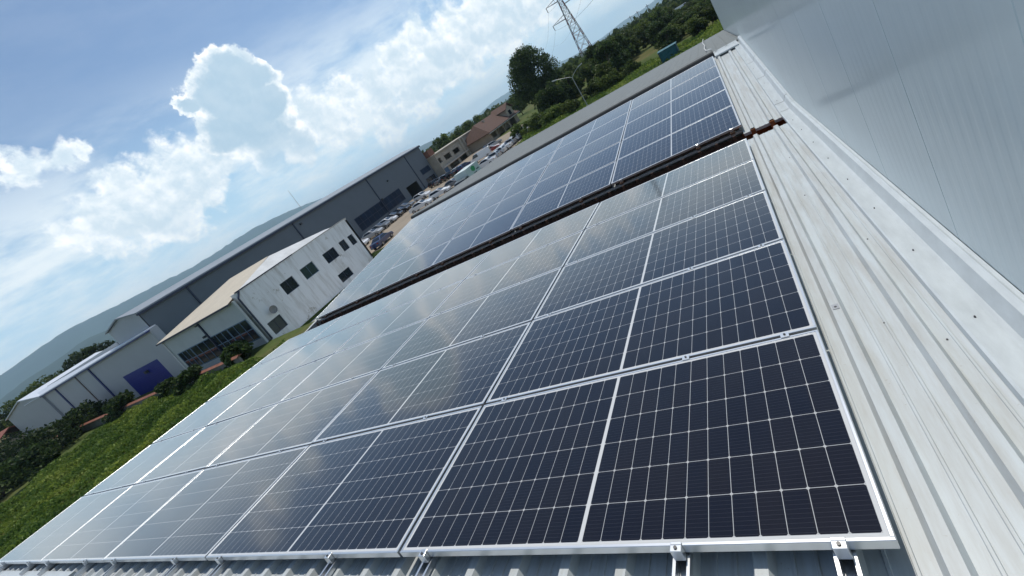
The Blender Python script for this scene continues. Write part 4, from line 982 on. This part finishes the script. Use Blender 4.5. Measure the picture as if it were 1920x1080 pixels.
mb.box(1.5, 2.3, e, e + .007, 2.22, 2.38); mb.build('lettering', mat('emblem_dark', (.03, .08, .09), .5), tr, local=True)
mb = MB(); mb.box(.35, 1.35, e, e + .007, 1.90, 2.08); mb.build('lettering', mat('emblem_dark', (.03, .08, .09), .5), tr, local=True)

# ------------------------------------------------------------------ lamp, pylon, poles
lx, ly, _ = at(-15.25, 76)
lp = empty('street_lamp', (lx, ly, G), 'double armed street lamp before the dark trees', 'street lamp')
M_pole = mat('galvanised_pole', (.36, .37, .37), .45, .5, .1, 2)
mb = MB(); mb.tube((0, 0, 0), (0, 0, 5.5), .085, .055, 10); mb.tube((0, 0, 0), (0, 0, .5), .16, .16, 10); mb.build('pole', M_pole, lp, local=True)
for sx, L_ in ((-1, 2.5), (1, 1.7)):
    mb = MB(); pz = [(0, 5.45), (sx * .3, 5.7), (sx * L_ * .6, 6.15), (sx * L_, 6.45)]
    for a, b in zip(pz, pz[1:]): mb.tube((a[0], 0, a[1]), (b[0], 0, b[1]), .045, .04, 8)
    ar = mb.build('arm', M_pole, lp, local=True)
    mb = MB(); mb.obox((sx * L_, 0, 6.45), (sx * .95, 0, .2), (0, 1, 0), (-.2 * sx, 0, .95), (-.1, .75), (-.13, .13), (-.06, .08)); mb.build('lamp_head', mat('lamp_head_grey', (.5, .5, .48), .4), ar, WM[lp.name])

px, py, _ = at(-12.3, 172)
py_ = empty('transmission_pylon', Matrix.Translation((px, py, G)) @ Matrix.Rotation(R(20), 4, 'Z'), 'red and white steel lattice pylon rising above the wood', 'pylon')
def make_banded():
    m = bpy.data.materials.new('banded_steel'); m.use_nodes = True; n, l = m.node_tree.nodes, m.node_tree.links; p = n['Principled BSDF']; p.inputs['Roughness'].default_value = .6
    t = n.new('ShaderNodeTexCoord'); s = n.new('ShaderNodeSeparateXYZ'); l.new(t.outputs['Object'], s.inputs[0])
    a = n.new('ShaderNodeMath'); a.operation = 'DIVIDE'; a.inputs[1].default_value = 5.2; l.new(s.outputs[2], a.inputs[0])
    b = n.new('ShaderNodeMath'); b.operation = 'FRACT'; l.new(a.outputs[0], b.inputs[0]); c = n.new('ShaderNodeMath'); c.operation = 'GREATER_THAN'; c.inputs[1].default_value = .5; l.new(b.outputs[0], c.inputs[0])
    d_ = n.new('ShaderNodeMix'); d_.data_type = 'RGBA'; d_.inputs[6].default_value = (.50, .49, .48, 1); d_.inputs[7].default_value = (.20, .06, .05, 1); l.new(c.outputs[0], d_.inputs[0]); l.new(d_.outputs[2], p.inputs['Base Color'])
    return m


M_band = make_banded()
hw_ = lambda z: 2.7 - 1.95 * min(1, z / 26.0) if z < 26 else .75 - .4 * (z - 26) / 14
lev = [0, 4.5, 8.5, 12, 15, 17.6, 19.8, 21.6, 23.2, 24.6, 26, 27.4, 28.8, 30.2, 31.6, 33, 34.4, 36, 38, 40]
cor = lambda k, z: Vector(((1, 1, -1, -1)[k] * hw_(z), (1, -1, -1, 1)[k] * hw_(z), z))
mb = MB()
for a, b in zip(lev, lev[1:]):
    for k in range(4):
        mb.tube(cor(k, a), cor(k, b), .13, n=4); mb.tube(cor(k, a), cor((k + 1) % 4, b), .07, n=4); mb.tube(cor((k + 1) % 4, a), cor(k, b), .07, n=4); mb.tube(cor(k, b), cor((k + 1) % 4, b), .06, n=4)
mb.build('mast', M_band, py_, local=True)
M_arm = mat('pylon_arm', (.16, .13, .13), .6)
for sx, z_, L_ in ((-1, 20.6, 6.2), (1, 25.0, 6.8), (-1, 26.8, 5.4), (1, 32.5, 5.5), (-1, 33.5, 4.5)):
    mb = MB(); h_ = hw_(z_)
    tip = Vector((sx * L_, 0, z_ + .15))
    for yy in (-h_, h_):
        mb.tube((sx * h_, yy, z_), tip, .10, n=4); mb.tube((sx * h_ * .9, yy, z_ + 1.5), tip, .07, n=4)
    for t_ in (.25, .5, .75):
        p0 = Vector((sx * h_, -h_, z_)).lerp(tip, t_); p1 = Vector((sx * h_, h_, z_)).lerp(tip, t_); q0 = Vector((sx * h_, -h_, z_ + 1.5)).lerp(tip, t_)
        mb.tube(p0, p1, .05, n=4); mb.tube(p0, q0, .05, n=4)
    a_ = mb.build('cross_arm', M_arm, py_, local=True)
    mb = MB(); mb.tube(tip, tip + Vector((0, 0, -1.6)), .11, n=6); mb.build('insulator', M_black, a_, WM[py_.name])
P3 = WM[py_.name]
for i, (sx, z_, L_, lab) in enumerate(((-1, 19.1, 6.2, 'lowest thin power line leaving the pylon\'s lower left arm'), (1, 23.5, 6.8, 'thin power line leaving the pylon\'s right arm'), (-1, 25.3, 5.4, 'thin power line leaving the pylon\'s upper left arm'))):
    a_ = P3 @ Vector((sx * L_, 0, z_)); mb = MB()
    for dsg in (-1, 1):
        b_ = a_ + (P3.to_3x3() @ Vector((0.0, dsg * 240.0, 4.0))); N = 16
        pp = [a_.lerp(b_, t / N) + Vector((0, 0, -26 * (t / N) * (1 - t / N))) for t in range(N + 1)]
        for u_, v_ in zip(pp, pp[1:]): mb.tube(u_, v_, .022, n=4)
    tag(mb.build('power_line', M_black), lab, 'power line', 'power lines at the pylon')
for i, (az_, d_, h_) in enumerate(((-4.3, 300, 11.6), (-5.5, 320, 11.6), (-6.4, 340, 11.6))):
    x_, y_, _ = at(az_, d_); pe = empty('utility_pole', (x_, y_, G), 'thin wooden utility pole on the skyline, %s from the white wall corner' % ORD[i], 'utility pole', 'utility poles on the skyline')
    mb = MB(); mb.tube((0, 0, 0), (0, 0, h_), .22, .16, 6); mb.build('post', M_arm, pe, local=True)
    mb = MB(); mb.box(-1.1, 1.1, -.1, .1, h_ - 1.0, h_ - .75); mb.build('crossbar', M_arm, pe, local=True)

# ------------------------------------------------------------------ vegetation
F_dark = foliage('dark_foliage', (.014, .030, .009), (.062, .100, .026))
F_mid = foliage('mid_foliage', (.028, .055, .012), (.110, .150, .036))
F_lite = foliage('light_foliage', (.048, .085, .016), (.160, .205, .048))
F_grass = foliage('weed_foliage', (.085, .150, .022), (.220, .310, .055))
M_bark = mat('bark', (.09, .07, .05), .9, 0, .3, 3)


def crown_points(n, h, r, base, lobes, rg, lean=(0, 0)):
    """points of a leafy crown: lobes spread through an egg-shaped volume, leaves gathered towards each lobe's skin"""
    L = []
    for _ in range(lobes):
        t = rg.uniform(0.02, 1.0); rad = r * math.sin(math.pi * min(.93, .2 + .74 * t)) ** .6 * math.sqrt(rg.uniform(.05, 1.0)) * .85
        a = rg.uniform(0, 2 * math.pi); L.append((rad * math.cos(a) + lean[0] * t, rad * math.sin(a) + lean[1] * t, base + (h - base) * t * .96, r * rg.uniform(.18, .42)))
    L = np.array(L); k = rg.integers(0, lobes, n)
    d = rg.normal(size=(n, 3)); d /= np.linalg.norm(d, axis=1)[:, None]
    rr = L[k, 3] * rg.uniform(.15, 1.0, n) ** .45
    p = L[k, :3] + d * rr[:, None] * np.array([1, 1, .85])
    return p[p[:, 2] > base * .5], L


def tree(name, x, y, h, r, base, n, leaf, fm, lobes, seed, label, cat='tree', group=None, trunk=True):
    rg = np.random.default_rng(seed)
    root = empty(name, (x, y, G), label, cat, group)
    pts, L = crown_points(n, h, r, base, lobes, rg)
    leaf_object('crown' if trunk else 'foliage', pts, leaf, fm, root)
    mb = MB(); tr_ = max(.12, h * .022)
    if trunk:
        mb.tube((0, 0, 0), (0, 0, base + (h - base) * .4), tr_, tr_ * .6, 8); mb.tube((0, 0, base + (h - base) * .4), (0, 0, h * .9), tr_ * .6, tr_ * .15, 6)
        for q in L[::max(1, lobes // 9)]: mb.tube((0, 0, max(.5, q[2] * .65)), q[:3], tr_ * .35, tr_ * .08, 5)
        mb.build('trunk', M_bark, root, local=True)
    else:
        for q in L[::max(1, lobes // 6)]: mb.tube((0, 0, .05), q[:3], .05, .015, 5)
        mb.build('stem', M_bark, root, local=True)
    return root


x_, y_, _ = at(-19.1, 120)
tree('broadleaf_tree', x_, y_, 16.2, 7.0, 1.0, 27000, .46, F_dark, 110, 21, 'big dark broadleaf tree standing taller than all others beside the lamp')

# wood behind the roof: four kinds of tree, copied
wood_p = []
specs = [(6.8, 3.1, .8, F_mid), (7.6, 3.4, 1.0, F_dark), (6.0, 3.3, .5, F_dark), (6.6, 3.6, .6, F_lite)]
WOODLAB = ['mid green bushy tree in the wood beyond the roof', 'tall dark tree in the wood beyond the roof', 'low dark tree in the wood beyond the roof', 'light green spreading tree in the wood beyond the roof']
rg = np.random.default_rng(5); cnt = 0; placed = []
while cnt < 120:
    az_ = rg.uniform(-19.5, 3.0); d_ = 86 + 190 * rg.uniform(0, 1) ** 1.25
    if az_ > -9.5 and d_ < 98 + 2.5 * (az_ + 9.5): continue
    if az_ < -15.5 and d_ < 96: continue
    x_, y_, _ = at(az_, d_)
    if any((x_ - a) ** 2 + (y_ - b) ** 2 < 9 for a, b in placed) or (abs(az_ + 1.2) < 1.7 and d_ < 250): continue
    placed.append((x_, y_)); k = int(rg.integers(0, 4)) if az_ > -15 else int(rg.choice([1, 2, 0]))
    s_ = rg.uniform(.72, 1.12); wm = Matrix.Translation((x_, y_, G)) @ Matrix.Rotation(rg.uniform(0, 6.28), 4, 'Z') @ Matrix.Diagonal((s_ * rg.uniform(.9, 1.2), s_, s_ * rg.uniform(.85, 1.1), 1))
    if len(wood_p) <= k or wood_p[k] is None:
        while len(wood_p) <= k: wood_p.append(None)
        h, r, bs, fm = specs[k]; o = tree('wood_tree', 0, 0, h, r, bs, 3600, .55, fm, 34, 40 + k, None); o.location = (0, 0, 0); wood_p[k] = o; o.matrix_local = wm
    else: o = copy_tree(wood_p[k], None, wm)
    tag(o, WOODLAB[k], 'tree', ['mid green', 'tall dark', 'low dark', 'light green'][k] + ' trees of the wood'); cnt += 1

for _ in range(64):                                               # low scrub in the open ground on the right
    az_, d_ = rg.uniform(-4.0, 3.2), rg.uniform(90, 226); x_, y_, _z = at(az_, d_); k = int(rg.integers(0, 4)); s_ = rg.uniform(.34, .56) * (.8 if d_ > 160 else 1)
    wm = Matrix.Translation((x_, y_, G)) @ Matrix.Rotation(rg.uniform(0, 6.28), 4, 'Z') @ Matrix.Diagonal((s_ * 1.5, s_ * 1.5, s_, 1))
    tag(copy_tree(wood_p[k], None, wm), 'low spreading scrub bush on the open ground beside the white wall', 'bush', 'low scrub on the open ground')

# far-off wood to the skyline
N = 26000; a_ = RNG.uniform(-38, 12, N); d_ = 280 + 1900 * RNG.uniform(0, 1, N) ** 1.8
clump = 1 + .9 * np.sin(a_ * 2.1 + d_ * .021) + .7 * np.sin(a_ * 5.3 - d_ * .013)
hh = np.abs(RNG.normal(0, 1, N)) ** .6 * (2.2 + 1.3 * clump)
tag(leaf_object('far_wood', np.stack([CW.x + d_ * np.sin(np.radians(a_)), CW.y + d_ * np.cos(np.radians(a_)), G + np.clip(hh, .2, 8.5)], 1), 3.4, F_mid, aspect=.8), kind='stuff', label='far off belt of woodland running to the skyline', cat='woodland')

# trees behind the concrete building and the tiled house
for i, (az_, d_, h, r) in enumerate(((-35.0, 172, 7.6, 3.2), (-33.6, 168, 9.3, 3.8), (-32.2, 170, 9.8, 4.2), (-30.6, 172, 9.4, 4.0), (-29.2, 176, 9.2, 3.8), (-27.6, 178, 8.8, 3.6), (-25.2, 180, 8.4, 3.8), (-22.6, 178, 8.8, 4.0))):
    x_, y_, _ = at(az_, d_); tree('garden_tree', x_, y_, h, r, 1.2, 2600, .5, F_mid if i % 2 else F_lite, 28, 60 + i, 'green tree behind the concrete building and tiled house, %s from the grey hall' % ORD[i], 'tree', 'trees behind the concrete building')
# trees behind the pale low building
for i, (az_, d_, h, r) in enumerate(((-71.9, 150, 11.0, 3.6), (-73.0, 152, 11.4, 3.8), (-74.1, 150, 10.8, 3.8), (-75.6, 158, 10.4, 4.2), (-76.8, 160, 10.2, 4.0), (-77.9, 162, 10.2, 4.0), (-79.0, 164, 9.6, 3.8), (-67.5, 175, 13.2, 2.6))):
    x_, y_, _ = at(az_, d_); tree('roadside_tree', x_, y_, h, r, 2.0, 2600, .5, F_dark if i < 3 else F_mid, 28, 80 + i, 'tree rising behind the pale low hall roof, %s from its right end' % ORD[i] if i < 7 else 'lone small tree peeping over the grey hall roof', 'tree', 'trees behind the pale low hall')
# dark shrubs by the gable and along the weeds
shr = [(-78.4, 92, 4.0, 3.8), (-77.0, 96, 3.6, 3.4), (-75.6, 98, 3.0, 3.0), (-80.2, 104, 4.6, 4.2), (-81.3, 112, 5.0, 4.4), (-82.0, 88, 3.6, 3.6), (-79.8, 82, 3.0, 3.0), (-68.8, 60, 1.9, 1.7), (-64.6, 55, 1.9, 1.6), (-70.4, 66, 1.7, 1.7), (-73.6, 80, 2.4, 2.2)]
for i, (az_, d_, h, r) in enumerate(shr):
    x_, y_, _ = at(az_, d_); tree('shrub', x_, y_, h, r, .15, 2400, .42, F_dark, 22, 110 + i, 'dark green shrub between the weeds and low hall, %s in the clump' % ORD[i], 'shrub', 'dark shrubs by the low hall', trunk=False)
# bushes on the strip by the car park and below the wood
bsh = [(-24.3, 92, 2.6, 2.2), (-23.0, 90, 2.4, 2.0), (-21.6, 88, 2.8, 2.4), (-20.2, 86, 2.4, 2.2), (-18.8, 84, 2.6, 2.4), (-17.4, 82, 2.2, 2.0), (-14.0, 84, 2.3, 2.2), (-12.4, 86, 2.5, 2.4), (-10.8, 86, 2.0, 2.0), (-9.0, 88, 2.2, 2.2)]
for i, (az_, d_, h, r) in enumerate(bsh):
    x_, y_, _ = at(az_, d_); tree('bush', x_, y_, h, r, .1, 2200, .34, F_lite if i % 3 else F_mid, 20, 140 + i, 'light green bush beyond the grey roof strip, %s from the parked cars' % ORD[i], 'bush', 'bushes beyond the grey roof strip', trunk=False)


def weeds(name, poly_fn, n, hgt, leaf, label, seed):
    rg = np.random.default_rng(seed); P = poly_fn(n, rg)
    b = .5 + .28 * np.sin(P[:, 0] * .9 + 1.3 * np.sin(P[:, 1] * .5)) + .25 * np.sin(P[:, 1] * 1.3 + P[:, 0] * .37) + .15 * np.sin(P[:, 0] * 2.3 - P[:, 1] * 1.9)
    z = G + np.clip(b, .1, 1.1) * hgt * rg.uniform(.15, 1.0, len(P)) ** .6
    return tag(leaf_object(name, np.column_stack([P, z]), leaf, F_grass, upright=.45, aspect=.5), kind='stuff', label=label, cat='weeds')


weeds('weed_field', lambda n, rg: np.column_stack([rg.uniform(-78, -20, n), rg.uniform(1.0, 21.2, n)]), 130000, .95, .26, 'tall green weeds filling the plot below the roof', 1)
weeds('grass_strip', lambda n, rg: np.column_stack([rg.uniform(-35.5, 6, n), rg.uniform(58, 88, n)]), 26000, .7, .36, 'rough green and brown grass beyond the grey roof', 2)

# ------------------------------------------------------------------ haze: even pale air round everything
hz = MB(); hz.box(-13000, 13000, -13000, 13000, G - 3, 410)
hm = bpy.data.materials.new('pale_air'); hm.use_nodes = True; nn_ = hm.node_tree.nodes; nn_.clear()
pv = nn_.new('ShaderNodeVolumePrincipled'); pv.inputs['Color'].default_value = (.60, .82, 1.0, 1); pv.inputs['Density'].default_value = 1.15e-4; pv.inputs['Anisotropy'].default_value = 0.3
ou = nn_.new('ShaderNodeOutputMaterial'); hm.node_tree.links.new(pv.outputs[0], ou.inputs['Volume'])
tag(hz.build('haze', hm), kind='stuff')
